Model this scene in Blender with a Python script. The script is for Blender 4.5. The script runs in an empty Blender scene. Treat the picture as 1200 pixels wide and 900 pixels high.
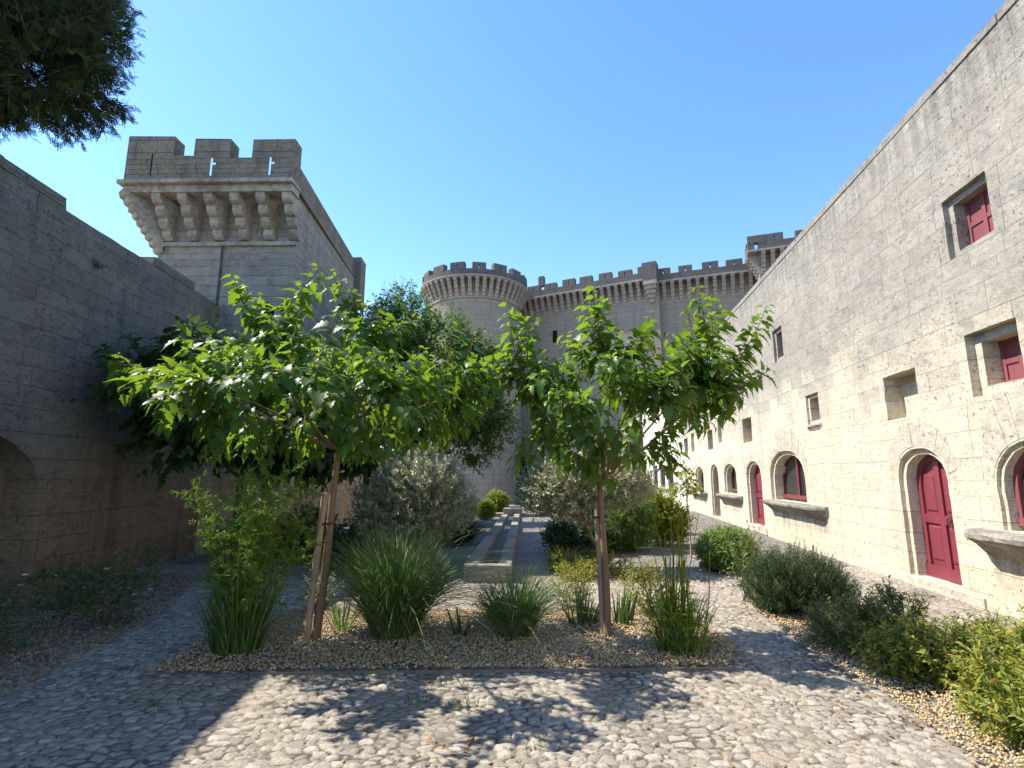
import bpy, bmesh, math, random
import numpy as np
from mathutils import Vector, Matrix
from mathutils.geometry import tessellate_polygon
C = bpy.context.scene.collection
RNG = np.random.default_rng(11)
random.seed(5)
R = math.radians

# ------------------------------------------------------------------ node helpers
class NT:
    def __init__(s, name):
        s.m = bpy.data.materials.new(name); s.m.use_nodes = True
        s.t = s.m.node_tree; s.t.nodes.clear()
        s.out = s.t.nodes.new('ShaderNodeOutputMaterial')
    def put(s, sock, v):
        if v is None: return
        if isinstance(v, bpy.types.NodeSocket): s.t.links.new(v, sock)
        elif isinstance(v, bpy.types.Node): s.t.links.new(v.outputs[0], sock)
        elif hasattr(v, '__len__'):
            dv = sock.default_value
            v = tuple(v)
            if len(dv) == 4 and len(v) == 3: v = v + (1.0,)
            sock.default_value = v
        else:
            try: sock.default_value = v
            except TypeError: sock.default_value = (v,) * len(sock.default_value)
    def n(s, kind, props=None, **inp):
        nd = s.t.nodes.new('ShaderNode' + kind)
        for k, v in (props or {}).items(): setattr(nd, k, v)
        for k, v in inp.items():
            k = k.replace('_', ' ')
            s.put(nd.inputs[k], v)
        return nd
    def math(s, op, a, b=None, c=None, clamp=False):
        nd = s.t.nodes.new('ShaderNodeMath'); nd.operation = op; nd.use_clamp = clamp
        s.put(nd.inputs[0], a); s.put(nd.inputs[1], b); s.put(nd.inputs[2], c)
        return nd.outputs[0]
    def vmath(s, op, a, b=None):
        nd = s.t.nodes.new('ShaderNodeVectorMath'); nd.operation = op
        s.put(nd.inputs[0], a); s.put(nd.inputs[1], b)
        return nd.outputs[0]
    def mix(s, f, a, b, mode='MIX'):
        nd = s.t.nodes.new('ShaderNodeMix'); nd.data_type = 'RGBA'; nd.blend_type = mode
        s.put(nd.inputs[0], f); s.put(nd.inputs[6], a); s.put(nd.inputs[7], b)
        return nd.outputs[2]
    def noise(s, vec, scale, detail=3, rough=.55, dist=0.0):
        return s.n('TexNoise', Vector=vec, Scale=scale, Detail=detail, Roughness=rough, Distortion=dist).outputs[0]
    def noise1(s, w, scale, detail=1):
        nd = s.n('TexNoise', {'noise_dimensions': '1D'}, W=w, Scale=scale, Detail=detail)
        return nd.outputs[0]
    def ramp(s, f, a, b, lo=0.0, hi=1.0):
        nd = s.t.nodes.new('ShaderNodeMapRange'); nd.clamp = True; nd.interpolation_type = 'SMOOTHSTEP'
        s.put(nd.inputs[0], f); s.put(nd.inputs[1], a); s.put(nd.inputs[2], b); s.put(nd.inputs[3], lo); s.put(nd.inputs[4], hi)
        return nd.outputs[0]
    def xyz(s, x, y, z):
        nd = s.t.nodes.new('ShaderNodeCombineXYZ')
        s.put(nd.inputs[0], x); s.put(nd.inputs[1], y); s.put(nd.inputs[2], z); return nd.outputs[0]
    def sep(s, v):
        nd = s.t.nodes.new('ShaderNodeSeparateXYZ'); s.put(nd.inputs[0], v); return nd.outputs
    def bump(s, h, strength=.5, dist=.02):
        return s.n('Bump', Strength=strength, Distance=dist, Height=h).outputs[0]
    def fin(s, col, rough=.9, normal=None, spec=.25, metal=0.0):
        p = s.n('BsdfPrincipled')
        s.put(p.inputs['Base Color'], col); s.put(p.inputs['Roughness'], rough); s.put(p.inputs['Specular IOR Level'], spec)
        s.put(p.inputs['Metallic'], metal)
        if normal is not None: s.put(p.inputs['Normal'], normal)
        s.t.links.new(p.outputs[0], s.out.inputs[0]); return s.m

def masonry(name, c1, c2, up=None, zone=(2.2, 3.4), zamp=1.2, far=None, course=.33, length=.75, joint=.5, mortar=.008,
            streak=.3, streakcol=(.07, .06, .055), blotch=.35, blotchcol=(.16, .15, .14), low=None, lowz=(0, 1), speck=.35, speckcol=(.14, .135, .13), pits=.5, bumps=.7, lichen=None, extra=None):
    t = NT(name)
    uv = t.n('TexCoord').outputs['UV']
    warp = t.n('TexNoise', Vector=uv, Scale=1.3, Detail=2).outputs['Color']
    warp = t.vmath('MULTIPLY', t.vmath('SUBTRACT', warp, (.5, .5, .5)), (.07, .05, 0))
    q = t.vmath('ADD', uv, warp)
    u, v, _ = t.sep(q)
    v2 = t.math('ADD', v, t.math('MULTIPLY', t.noise1(v, .9), .55))
    row = t.math('FLOOR', t.math('DIVIDE', v2, course))
    wn = t.n('TexWhiteNoise', {'noise_dimensions': '1D'}, W=row).outputs[0]
    u2 = t.math('ADD', u, t.math('MULTIPLY', wn, 3.7))
    u3 = t.math('ADD', u2, t.math('MULTIPLY', t.noise1(u2, .8), length * 1.1))
    br = t.n('TexBrick', {'offset': .5, 'offset_frequency': 2, 'squash': 1.35, 'squash_frequency': 3}, Vector=t.xyz(u3, v2, 0), Color1=(0, 0, 0), Color2=(1, 1, 1),
             Mortar=(.5, .5, .5), Scale=1.0, Mortar_Size=mortar, Mortar_Smooth=.4, Bias=0.0, Brick_Width=length, Row_Height=course)
    rnd = t.sep(br.outputs[0])[0]; fac = br.outputs[1]
    big = t.noise(uv, .45, 5, .6)
    mid = t.noise(uv, 2.3, 5, .65)
    fine = t.noise(uv, 26, 4, .7)
    grit = t.noise(uv, 90, 2, .7)
    k = t.math('ADD', t.math('MULTIPLY', rnd, .55), t.math('MULTIPLY', t.ramp(mid, .3, .7), .45))
    col = t.mix(k, c1, c2)
    if low:
        lw = t.ramp(t.math('ADD', v, t.math('MULTIPLY', t.math('SUBTRACT', big, .5), 2.2)), lowz[0], lowz[1], 1, 0)
        col = t.mix(lw, col, t.mix(k, low, tuple(x * 1.25 for x in low)))
    wz = 1.0
    if up:
        zz = t.math('ADD', v, t.math('MULTIPLY', t.math('SUBTRACT', t.noise(uv, .8, 6, .65), .5), zamp * 2))
        zz = t.math('ADD', zz, t.math('MULTIPLY', t.math('SUBTRACT', rnd, .5), zamp * .6))
        w = t.ramp(zz, zone[0], zone[1])
        col = t.mix(w, col, t.mix(k, up[0], up[1])); wz = t.ramp(w, 0, 1, .3, 1.0)
    if far:
        uf = t.math('ADD', u, t.math('MULTIPLY', big, 1.0))
        col = t.mix(t.ramp(uf, far[0], far[0] + .15), col, far[1])
    if lichen:
        lf = t.math('MULTIPLY', t.ramp(t.noise(uv, 1.4, 6, .7), .48, .66), t.ramp(fine, .35, .6))
        col = t.mix(t.math('MULTIPLY', lf, lichen[1]), col, lichen[0])
    bl = t.ramp(t.noise(uv, 1.1, 7, .72), .5, .72)
    col = t.mix(t.math('MULTIPLY', t.math('MULTIPLY', bl, blotch), wz), col, blotchcol)
    for (a, b, z0, z1) in (extra or ()):
        m = t.math('MULTIPLY', t.ramp(u, a, a + .12), t.ramp(u, b - .12, b, 1, 0))
        m = t.math('MULTIPLY', m, t.math('MULTIPLY', t.ramp(v, z0, z1), t.ramp(v, z1 + .06, z1 + .1, 1, 0)))
        m = t.math('MULTIPLY', m, t.ramp(t.noise(t.vmath('MULTIPLY', uv, (7, .5, 1)), 1.0, 5, .6), .38, .62))
        col = t.mix(t.math('MULTIPLY', m, .75), col, (.2, .18, .155))
    st = t.ramp(t.noise(t.vmath('MULTIPLY', uv, (2.2, .22, 1)), 1.0, 5, .6), .5, .75)
    col = t.mix(t.math('MULTIPLY', st, streak), col, streakcol)
    sp = t.ramp(t.noise(uv, 6.5, 7, .78), .5, .68)
    col = t.mix(t.math('MULTIPLY', t.math('MULTIPLY', sp, speck), wz), col, speckcol)
    sp2 = t.ramp(t.noise(t.vmath('ADD', uv, (31.7, 11.3, 0)), 11, 6, .78), .6, .7)
    col = t.mix(t.math('MULTIPLY', sp2, speck * .6), col, tuple(min(1, x * 1.25) for x in c1))
    # joints, more open in some places than in others
    jm = t.math('MULTIPLY', fac, t.ramp(mid, .25, .65, joint * .35, joint))
    col = t.mix(jm, col, (.05, .045, .04))
    ps = t.math('MULTIPLY', t.ramp(t.noise(uv, 17, 4, .78), .58, .66), t.ramp(t.noise(uv, .9, 4), .40, .56))
    col = t.mix(t.math('MULTIPLY', ps, pits), col, (.06, .052, .045))
    hs = t.noise(t.vmath('MULTIPLY', uv, (4.5, 13, 1)), 1.0, 5, .72)
    hv = t.ramp(hs, .3, .72, .9, 1.07); col = t.mix(1.0, col, t.xyz(hv, hv, hv), 'MULTIPLY')
    sh = t.math('MULTIPLY', t.ramp(fine, .25, .75, .78, 1.12), t.ramp(grit, .3, .7, .86, 1.1))
    col = t.mix(1.0, col, t.xyz(sh, sh, sh), 'MULTIPLY')
    h = t.math('ADD', t.math('MULTIPLY', fac, -.7), t.math('MULTIPLY', rnd, .25))
    h = t.math('ADD', h, t.math('MULTIPLY', fine, .5)); h = t.math('ADD', h, t.math('MULTIPLY', grit, .18))
    h = t.math('ADD', h, t.math('MULTIPLY', mid, .5)); h = t.math('SUBTRACT', h, t.math('MULTIPLY', ps, .8))
    h = t.math('ADD', h, t.math('MULTIPLY', hs, .42)); h = t.math('SUBTRACT', h, t.math('MULTIPLY', sp, .3))
    return t.fin(col, .93, t.bump(h, bumps, .028), .12)

def plain(name, col, col2=None, scale=20, rough=.6, spec=.4, bump=.15, metal=0.0, streak=False):
    t = NT(name); o = t.n('TexCoord').outputs['Object']
    v = t.vmath('MULTIPLY', o, (1, 1, .12)) if streak else o
    f = t.noise(v, scale, 5, .65); g = t.noise(o, scale * .12, 3)
    k = t.math('ADD', t.math('MULTIPLY', f, .6), t.math('MULTIPLY', g, .5))
    c = t.mix(t.ramp(k, .35, .75), col, col2 or tuple(x * .72 for x in col))
    return t.fin(c, rough, t.bump(f, bump, .01), spec, metal)

def leafmat(name, c1, c2, tip=None, trans=.4, tcol=None, rough=.42, spec=.45):
    t = NT(name)
    a = t.n('Attribute', {'attribute_name': 'var'})
    f = a.outputs['Fac']
    col = t.mix(t.ramp(f, 0.05, .8), c1, c2)
    if tip: col = t.mix(t.ramp(f, .84, .97), col, tip)
    p = t.n('BsdfPrincipled'); t.put(p.inputs['Base Color'], col); t.put(p.inputs['Roughness'], rough); t.put(p.inputs['Specular IOR Level'], spec)
    tr = t.n('BsdfTranslucent'); t.put(tr.inputs[0], t.mix(.75, col, tcol or tuple(min(1, x * 2.4) for x in c2)))
    ms = t.n('MixShader'); t.put(ms.inputs[0], trans); t.t.links.new(p.outputs[0], ms.inputs[1]); t.t.links.new(tr.outputs[0], ms.inputs[2])
    t.t.links.new(ms.outputs[0], t.out.inputs[0]); return t.m

def bark(name, c1, c2, sc=14):
    t = NT(name); o = t.n('TexCoord').outputs['Object']
    f = t.noise(t.vmath('MULTIPLY', o, (1, 1, .18)), sc, 6, .7); g = t.noise(o, sc * .3, 3)
    col = t.mix(t.ramp(f, .35, .7), c1, c2); col = t.mix(t.ramp(g, .5, .75, 0, .5), col, tuple(x * .5 for x in c1))
    return t.fin(col, .85, t.bump(f, .6, .012), .2)

# ------------------------------------------------------------------ object helpers
def rootloc(p):
    v = Vector((0, 0, 0))
    while p: v += p.location; p = p.parent
    return v
def thing(name, label, cat, loc=(0, 0, 0), group=None):
    o = bpy.data.objects.new(name, None); C.objects.link(o); o.location = loc; o.empty_display_size = .2
    tag(o, label, cat, group); return o
def tag(o, label, cat, group=None, kind=None):
    o['label'] = label; o['category'] = cat
    if group: o['group'] = group
    if kind: o['kind'] = kind
    return o
class MB:
    def __init__(s): s.v = []; s.f = []; s.uv = []; s.mi = []
    def poly(s, pts, uvs=None, mi=0):
        b = len(s.v); s.v += [tuple(p) for p in pts]; s.f.append(tuple(range(b, b + len(pts)))); s.mi.append(mi)
        s.uv.append(uvs if uvs is not None else autouv(pts))
    def hexa(s, p, mi=0):   # 8 points, bottom 4 then top 4
        for q in ((0, 3, 2, 1), (4, 5, 6, 7), (0, 1, 5, 4), (1, 2, 6, 5), (2, 3, 7, 6), (3, 0, 4, 7)):
            s.poly([p[i] for i in q], None, mi)
    def box(s, a, b, M=None, mi=0, jit=0.0):
        x0, y0, z0 = a; x1, y1, z1 = b
        p = [(x0, y0, z0), (x1, y0, z0), (x1, y1, z0), (x0, y1, z0), (x0, y0, z1), (x1, y0, z1), (x1, y1, z1), (x0, y1, z1)]
        if jit: p = [tuple(c + random.uniform(-jit, jit) for c in q) for q in p]
        if M: p = [M(*q) for q in p]
        s.hexa(p, mi)
    def prism(s, loop, w0, w1, M, mi=0):      # loop of (s,z), extruded in depth
        n = len(loop)
        tri = tessellate_polygon([[Vector((a, b, 0)) for a, b in loop]])
        for w in (w0, w1):
            for q in tri: s.poly([M(loop[i][0], w, loop[i][1]) for i in q], [(loop[i][0], loop[i][1]) for i in q], mi)
        for i in range(n):
            a, b = loop[i], loop[(i + 1) % n]
            s.poly([M(a[0], w0, a[1]), M(b[0], w0, b[1]), M(b[0], w1, b[1]), M(a[0], w1, a[1])], None, mi)
    def ring(s, lo, li, w0, w1, M, mi=0):
        n = len(lo)
        for i in range(n):
            j = (i + 1) % n
            a, b, c, d = lo[i], lo[j], li[j], li[i]
            s.poly([M(a[0], w0, a[1]), M(b[0], w0, b[1]), M(c[0], w0, c[1]), M(d[0], w0, d[1])], None, mi)
            s.poly([M(a[0], w0, a[1]), M(b[0], w0, b[1]), M(b[0], w1, b[1]), M(a[0], w1, a[1])], None, mi)
            s.poly([M(d[0], w0, d[1]), M(c[0], w0, c[1]), M(c[0], w1, c[1]), M(d[0], w1, d[1])], None, mi)
    def tube(s, pts, rad, n=8, mi=0, cap=True):
        pts = [Vector(p) for p in pts]; rings = []
        for i, p in enumerate(pts):
            d = (pts[min(i + 1, len(pts) - 1)] - pts[max(i - 1, 0)])
            d = d.normalized() if d.length > 1e-9 else Vector((0, 0, 1))
            a = d.cross(Vector((0.31, .95, .02))); a = a.normalized() if a.length > 1e-4 else Vector((1, 0, 0)); b = d.cross(a)
            r = rad[i] if hasattr(rad, '__len__') else rad
            rings.append([p + (a * math.cos(6.28318 * k / n) + b * math.sin(6.28318 * k / n)) * r for k in range(n)])
        base = len(s.v)
        for rg in rings: s.v += [tuple(q) for q in rg]
        for i in range(len(rings) - 1):
            for k in range(n):
                s.f.append((base + i * n + k, base + i * n + (k + 1) % n, base + (i + 1) * n + (k + 1) % n, base + (i + 1) * n + k)); s.mi.append(mi)
                s.uv.append([(k * .1, i * .1), (k * .1 + .1, i * .1), (k * .1 + .1, i * .1 + .1), (k * .1, i * .1 + .1)])
        if cap:
            for rg in (0, len(rings) - 1):
                s.f.append(tuple(base + rg * n + k for k in range(n))); s.mi.append(mi); s.uv.append([(0, 0)] * n)
    def build(s, name, mats, parent=None, smooth=False, merge=False, bevel=0.0):
        if not hasattr(mats, '__len__'): mats = [mats]
        off = rootloc(parent)
        me = bpy.data.meshes.new(name)
        me.from_pydata([(x - off.x, y - off.y, z - off.z) for x, y, z in s.v], [], s.f)
        for m in mats: me.materials.append(m)
        me.polygons.foreach_set('material_index', s.mi)
        ul = me.uv_layers.new(name='UVMap')
        flat = [c for f in s.uv for q in f for c in q[:2]]
        ul.data.foreach_set('uv', flat)
        if merge or bevel:
            bm = bmesh.new(); bm.from_mesh(me); bmesh.ops.remove_doubles(bm, verts=bm.verts, dist=1e-4)
            bmesh.ops.recalc_face_normals(bm, faces=bm.faces)
            if bevel:
                ed = [e for e in bm.edges if len(e.link_faces) == 2 and e.calc_face_angle(0) > .5]
                bmesh.ops.bevel(bm, geom=ed, offset=bevel, segments=2, affect='EDGES', profile=.6, clamp_overlap=True)
            bm.to_mesh(me); bm.free()
        if smooth: me.polygons.foreach_set('use_smooth', [True] * len(me.polygons))
        me.update()
        o = bpy.data.objects.new(name, me); C.objects.link(o); o.parent = parent
        return o
def autouv(pts):
    p = [Vector(q) for q in pts]
    n = Vector((0, 0, 0))
    for i in range(len(p)): n += p[i].cross(p[(i + 1) % len(p)])
    if n.length < 1e-12: return [(0, 0)] * len(p)
    n.normalize()
    if abs(n.z) > .75: return [(q.x, q.y) for q in p]
    h = Vector((-n.y, n.x, 0)).normalized()
    if abs(h.x) + h.y * .5 < 0: h = -h
    return [(q.dot(h), q.z) for q in p]
def copy_tree(o, parent=None):
    c = o.copy(); C.objects.link(c); c.parent = parent
    for ch in list(o.children): copy_tree(ch, c)
    return c

def jitter(loop, step=.18, amp=.008, closed=True):
    out = []; n = len(loop)
    for i in range(n if closed else n - 1):
        a, b = loop[i], loop[(i + 1) % n]; L = math.hypot(b[0] - a[0], b[1] - a[1]); k = max(1, int(L / step))
        for j in range(k):
            f = j / k; out.append((a[0] + (b[0] - a[0]) * f + random.uniform(-amp, amp), a[1] + (b[1] - a[1]) * f + random.uniform(-amp, amp)))
    if not closed: out.append(loop[-1])
    return out
def rect(s0, s1, z0, z1): return [(s0, z0), (s1, z0), (s1, z1), (s0, z1)]
def arch(s0, s1, z0, zs, zt, n=14, e=2.2):
    c = (s0 + s1) / 2; h = (s1 - s0) / 2; out = [(s0, z0), (s1, z0)]
    for i in range(n + 1):
        a = math.pi * i / n; x = math.cos(a); y = math.sin(a)
        out.append((c + h * math.copysign(abs(x) ** (2 / e), x), zs + (zt - zs) * abs(y) ** (2 / e)))
    return out
def inset(loop, d, bottom=True):
    cx = (min(p[0] for p in loop) + max(p[0] for p in loop)) / 2; z0 = min(p[1] for p in loop); z1 = max(p[1] for p in loop); cz = (z0 + z1) / 2
    hw = max(p[0] for p in loop) - cx; hh = (z1 - z0) / 2
    out = []
    for x, z in loop:
        nz = cz + (z - cz) * (hh - d) / hh
        if not bottom: nz = z0 + (z - z0) * (2 * hh - d) / (2 * hh)
        out.append((cx + (x - cx) * (hw - d) / hw, nz))
    return out
def wallface(mb, outer, holes, M, mi=0):
    """flat wall face with openings: holes = dict(loop, depth, rebate, back)"""
    loops = [outer] + [h['loop'] for h in holes]
    flat = [p for l in loops for p in l]
    for q in tessellate_polygon([[Vector((a, b, 0)) for a, b in l] for l in loops]):
        mb.poly([M(flat[i][0], 0, flat[i][1]) for i in q], [flat[i] for i in q], mi)
    for h in holes:
        l = h['loop']; w0 = 0
        hm = h.get('mi', mi)
        def rev(l0, wa, l1, wb):
            n = len(l0)
            for i in range(n):
                j = (i + 1) % n; vx = 1.0 if abs(l0[j][1] - l0[i][1]) > abs(l0[j][0] - l0[i][0]) else 0.0
                mb.poly([M(l0[i][0], wa, l0[i][1]), M(l0[j][0], wa, l0[j][1]), M(l1[j][0], wb, l1[j][1]), M(l1[i][0], wb, l1[i][1])],
                        [(p[0] + w_ * vx, p[1] + w_ * (1 - vx)) for (p, w_) in ((l0[i], wa), (l0[j], wa), (l1[j], wb), (l1[i], wb))], hm)
        if h.get('rebate'):
            rw, rd = h['rebate']; rev(l, 0, l, rd); l2 = inset(l, rw, h.get('rb', False)); rev(l, rd, l2, rd); l = l2; w0 = rd
        l3 = h.get('inner') or l
        rev(l, w0, l3, h['depth'])
        if h.get('back', True):
            for q in tessellate_polygon([[Vector((a, b, 0)) for a, b in l3]]):
                mb.poly([M(l3[i][0], h['depth'], l3[i][1]) for i in q], [l3[i] for i in q], h.get('bmi', mi))

# numpy leaf instancing ------------------------------------------------------------
def tmpl(kind):
    if kind == 'kite':      # folded small leaf, 4 tris
        v = [(0, 0, 0), (.42, .29, .06), (.42, -.29, .06), (1, 0, -.06), (.5, 0, 0)]
        f = [(0, 4, 1), (1, 4, 3), (0, 2, 4), (2, 3, 4)]
    elif kind == 'narrow':
        v = [(0, 0, 0), (.5, .15, .03), (.5, -.15, .03), (1, 0, 0)]
        f = [(0, 2, 1), (1, 2, 3)]
    elif kind == 'needle':
        v = [(0, .075, 0), (0, -.075, 0), (1, 0, 0)]; f = [(0, 1, 2)]
    elif kind == 'lobed':
        prof = [(0, .02), (-.05, .17), (.05, .29), (.16, .31), (.25, .22), (.36, .37), (.45, .31), (.48, .17), (.60, .25), (.70, .17), (.80, .13), (1.06, 0)]
        v = []; f = []
        for t, w in prof:
            tt = max(t, 0)
            v += [(tt * 1.0, 0, -.3 * tt * tt), (t, w, .3 * w - .34 * tt * tt), (t, -w, .3 * w - .34 * tt * tt)]
        for i in range(len(prof) - 1):
            a = 3 * i; b = a + 3
            f += [(a, b, b + 1), (a, b + 1, a + 1), (a, b + 2, b), (a, a + 2, b + 2)]
    elif kind == 'oval':
        prof = [(0, .01), (.2, .2), (.45, .27), (.72, .2), (1, 0)]
        v = []; f = []
        for t, w in prof: v += [(t, 0, -.12 * t * t), (t, w, .2 * w - .12 * t * t), (t, -w, .2 * w - .12 * t * t)]
        for i in range(len(prof) - 1):
            a = 3 * i; b = a + 3
            f += [(a, b, b + 1), (a, b + 1, a + 1), (a, b + 2, b), (a, a + 2, b + 2)]
    elif kind == 'spray':   # flat cypress spray, several scale-leaf twigs
        v = []; f = []; rr = random.Random(3)
        def bl(x0, y0, a, L, w):
            b = len(v); dx, dy = math.cos(a), math.sin(a); z = rr.uniform(-.12, .12)
            v.extend([(x0 - dy * w, y0 + dx * w, 0), (x0 + dy * w, y0 - dx * w, 0), (x0 + dx * L * .6 + dy * w * 1.2, y0 + dy * L * .6 - dx * w * 1.2, z * .5), (x0 + dx * L, y0 + dy * L, z), (x0 + dx * L * .6 - dy * w * 1.2, y0 + dy * L * .6 + dx * w * 1.2, z * .5)])
            f.extend([(b, b + 1, b + 2), (b, b + 2, b + 4), (b + 4, b + 2, b + 3)])
        bl(0, 0, 0, 1.0, .025)
        for i in range(7):
            x = .12 + i * .115; sg = 1 if i % 2 else -1
            bl(x, 0, sg * rr.uniform(.5, .9), .42 * (1.1 - x * .6), .024)
            bl(x + .12, sg * .1, sg * rr.uniform(.1, .5), .3 * (1.1 - x * .6), .022)
    return np.array(v, dtype=np.float32), np.array(f, dtype=np.int32)
TM = {}
def nrm(a): return a / np.maximum(np.linalg.norm(a, axis=-1, keepdims=True), 1e-9)
def leafgeo(kind, P, D, N, S, W=None):
    """returns verts, tris, per-vertex var"""
    if kind not in TM: TM[kind] = tmpl(kind)
    tv, tf = TM[kind]; n = len(P)
    X = nrm(D); Y = nrm(np.cross(N, X)); Z = np.cross(X, Y)
    S = np.broadcast_to(np.asarray(S, dtype=float), (n,))[:, None, None]
    W = np.ones(n) if W is None else W
    V = P[:, None, :] + S * (tv[None, :, 0:1] * X[:, None, :] + tv[None, :, 1:2] * W[:, None, None] * Y[:, None, :] + tv[None, :, 2:3] * Z[:, None, :])
    F = tf[None] + (np.arange(n) * len(tv))[:, None, None]
    return V.reshape(-1, 3), F.reshape(-1, 3), len(tv)
class Foliage:
    def __init__(s): s.V = []; s.F = []; s.A = []; s.M = []; s.nv = 0
    def leaves(s, kind, P, D, N, S, var, mi=0, W=None):
        P = np.asarray(P, dtype=float)
        if len(P) == 0: return
        v, f, k = leafgeo(kind, P, np.asarray(D, float), np.asarray(N, float), S, W)
        s.V.append(v); s.F.append(f + s.nv); s.A.append(np.repeat(np.broadcast_to(var, (len(P),)), k)); s.M.append(np.full(len(f), mi)); s.nv += len(v)
    def blades(s, base, az, h, lean, droop, width, var, mi=0, seg=5):
        n = len(base); t = np.linspace(0, 1, seg + 1)[None, :]
        hz = lean[:, None] * t + droop[:, None] * t ** 2.4
        z = h[:, None] * (t - .0 * t) - (droop[:, None] * .55) * t ** 3.2
        dx, dy = np.cos(az)[:, None], np.sin(az)[:, None]
        c = np.stack([base[:, 0:1] + dx * hz, base[:, 1:2] + dy * hz, base[:, 2:3] + z], -1)
        w = width[:, None] * (1 - t ** 2.2) * .5 + .0006
        tw = RNG.uniform(-.9, .9, n)[:, None] + az[:, None] + 1.5708
        sd = np.stack([np.cos(tw) * w, np.sin(tw) * w, w * .25], -1)
        V = np.stack([c - sd, c + sd], 2).reshape(n, -1, 3)
        k = 2 * (seg + 1); F = []
        for i in range(seg): F += [(2 * i, 2 * i + 1, 2 * i + 3), (2 * i, 2 * i + 3, 2 * i + 2)]
        F = np.array(F)[None] + (np.arange(n) * k)[:, None, None]
        s.V.append(V.reshape(-1, 3)); s.F.append(F.reshape(-1, 3) + s.nv); s.A.append(np.repeat(var, k)); s.M.append(np.full(n * len(F[0]), mi)); s.nv += n * k
    def sticks(s, A, B, ra, rb, var=.5, mi=1):
        """thin 3-sided twigs from A to B"""
        A = np.asarray(A, float); B = np.asarray(B, float); n = len(A)
        if n == 0: return
        d = nrm(B - A); a = nrm(np.cross(d, np.array([.31, .2, .93]))); b = np.cross(d, a)
        ra = np.broadcast_to(ra, (n,))[:, None]; rb = np.broadcast_to(rb, (n,))[:, None]
        V = []
        for k in range(3):
            o = a * math.cos(2.094 * k) + b * math.sin(2.094 * k); V += [A + o * ra, B + o * rb]
        V = np.stack(V, 1); F = []
        for k in range(3):
            j = (k + 1) % 3; F += [(2 * k, 2 * j, 2 * j + 1), (2 * k, 2 * j + 1, 2 * k + 1)]
        F = np.array(F)[None] + (np.arange(n) * 6)[:, None, None]
        s.V.append(V.reshape(-1, 3)); s.F.append(F.reshape(-1, 3) + s.nv); s.A.append(np.full(n * 6, var)); s.M.append(np.full(n * 6, mi)); s.nv += n * 6
    def build(s, name, mats, parent=None):
        V = np.concatenate(s.V) - np.array(rootloc(parent)); F = np.concatenate(s.F); A = np.concatenate(s.A); M = np.concatenate(s.M)
        me = bpy.data.meshes.new(name); me.vertices.add(len(V)); me.vertices.foreach_set('co', V.astype(np.float32).ravel())
        me.loops.add(F.size); me.loops.foreach_set('vertex_index', F.astype(np.int32).ravel())
        me.polygons.add(len(F)); me.polygons.foreach_set('loop_start', np.arange(0, F.size, 3, dtype=np.int32))
        try: me.polygons.foreach_set('loop_total', np.full(len(F), 3, dtype=np.int32))
        except Exception: pass
        for m in mats: me.materials.append(m)
        me.polygons.foreach_set('material_index', M.astype(np.int32))
        at = me.attributes.new('var', 'FLOAT', 'POINT'); at.data.foreach_set('value', A.astype(np.float32))
        me.update(calc_edges=True); me.validate()
        o = bpy.data.objects.new(name, me); C.objects.link(o); o.parent = parent
        return o
def rdir(n, up=0.0):
    d = RNG.normal(size=(n, 3)); d = nrm(d); d[:, 2] += up; return nrm(d)
def inblobs(blobs, n, shell=.45):
    """random points in a set of ellipsoids (centre, radii), biased to the shell"""
    vol = np.array([b[1][0] * b[1][1] * b[1][2] for b in blobs]) ** .8; vol /= vol.sum()
    k = RNG.choice(len(blobs), n, p=vol); d = rdir(n); r = RNG.uniform(shell ** 3, 1, n) ** (1 / 3)
    c = np.array([b[0] for b in blobs])[k]; s = np.array([b[1] for b in blobs])[k]
    return c + d * s * r[:, None], d
def twigs(fo, blobs, ntw, tl, per, size, kind, up=.3, droop=0.0, spread=.9, shell=.45, hue=.25, twmi=1, twr=.004, W=None, nz=.6):
    P, d = inblobs(blobs, ntw, shell)
    dr = nrm(d + rdir(ntw) * .6 + np.array([0, 0, up])); L = tl * RNG.uniform(.6, 1.3, ntw); tone = RNG.uniform(0, 1, ntw)
    A = P - dr * (L * .5)[:, None]; B = P + dr * (L * .5)[:, None]
    if twr: fo.sticks(A, B, twr, twr * .4, .3, twmi)
    t = np.tile(np.linspace(.08, 1, per), ntw) + RNG.uniform(-.05, .05, ntw * per)
    A = np.repeat(A, per, 0); dd = np.repeat(dr, per, 0); LL = np.repeat(L, per)
    Q = A + dd * (LL * t)[:, None]
    side = nrm(np.cross(dd, rdir(len(Q))))
    D = nrm(dd * (1 - spread * .6) + side * spread + np.array([0, 0, -droop]))
    Nn = nrm(rdir(len(Q)) * (1 - nz) + np.array([0, 0, 1]) * nz)
    S = size * RNG.uniform(.6, 1.25, len(Q)) * np.clip(1.25 - .5 * t, .5, 1.2)
    var = np.clip(np.repeat(tone, per) * (1 - hue) + RNG.uniform(0, 1, len(Q)) * hue + .0, 0, 1)
    fo.leaves(kind, Q, D, Nn, S, var, 0, None if W is None else np.full(len(Q), W))

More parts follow.
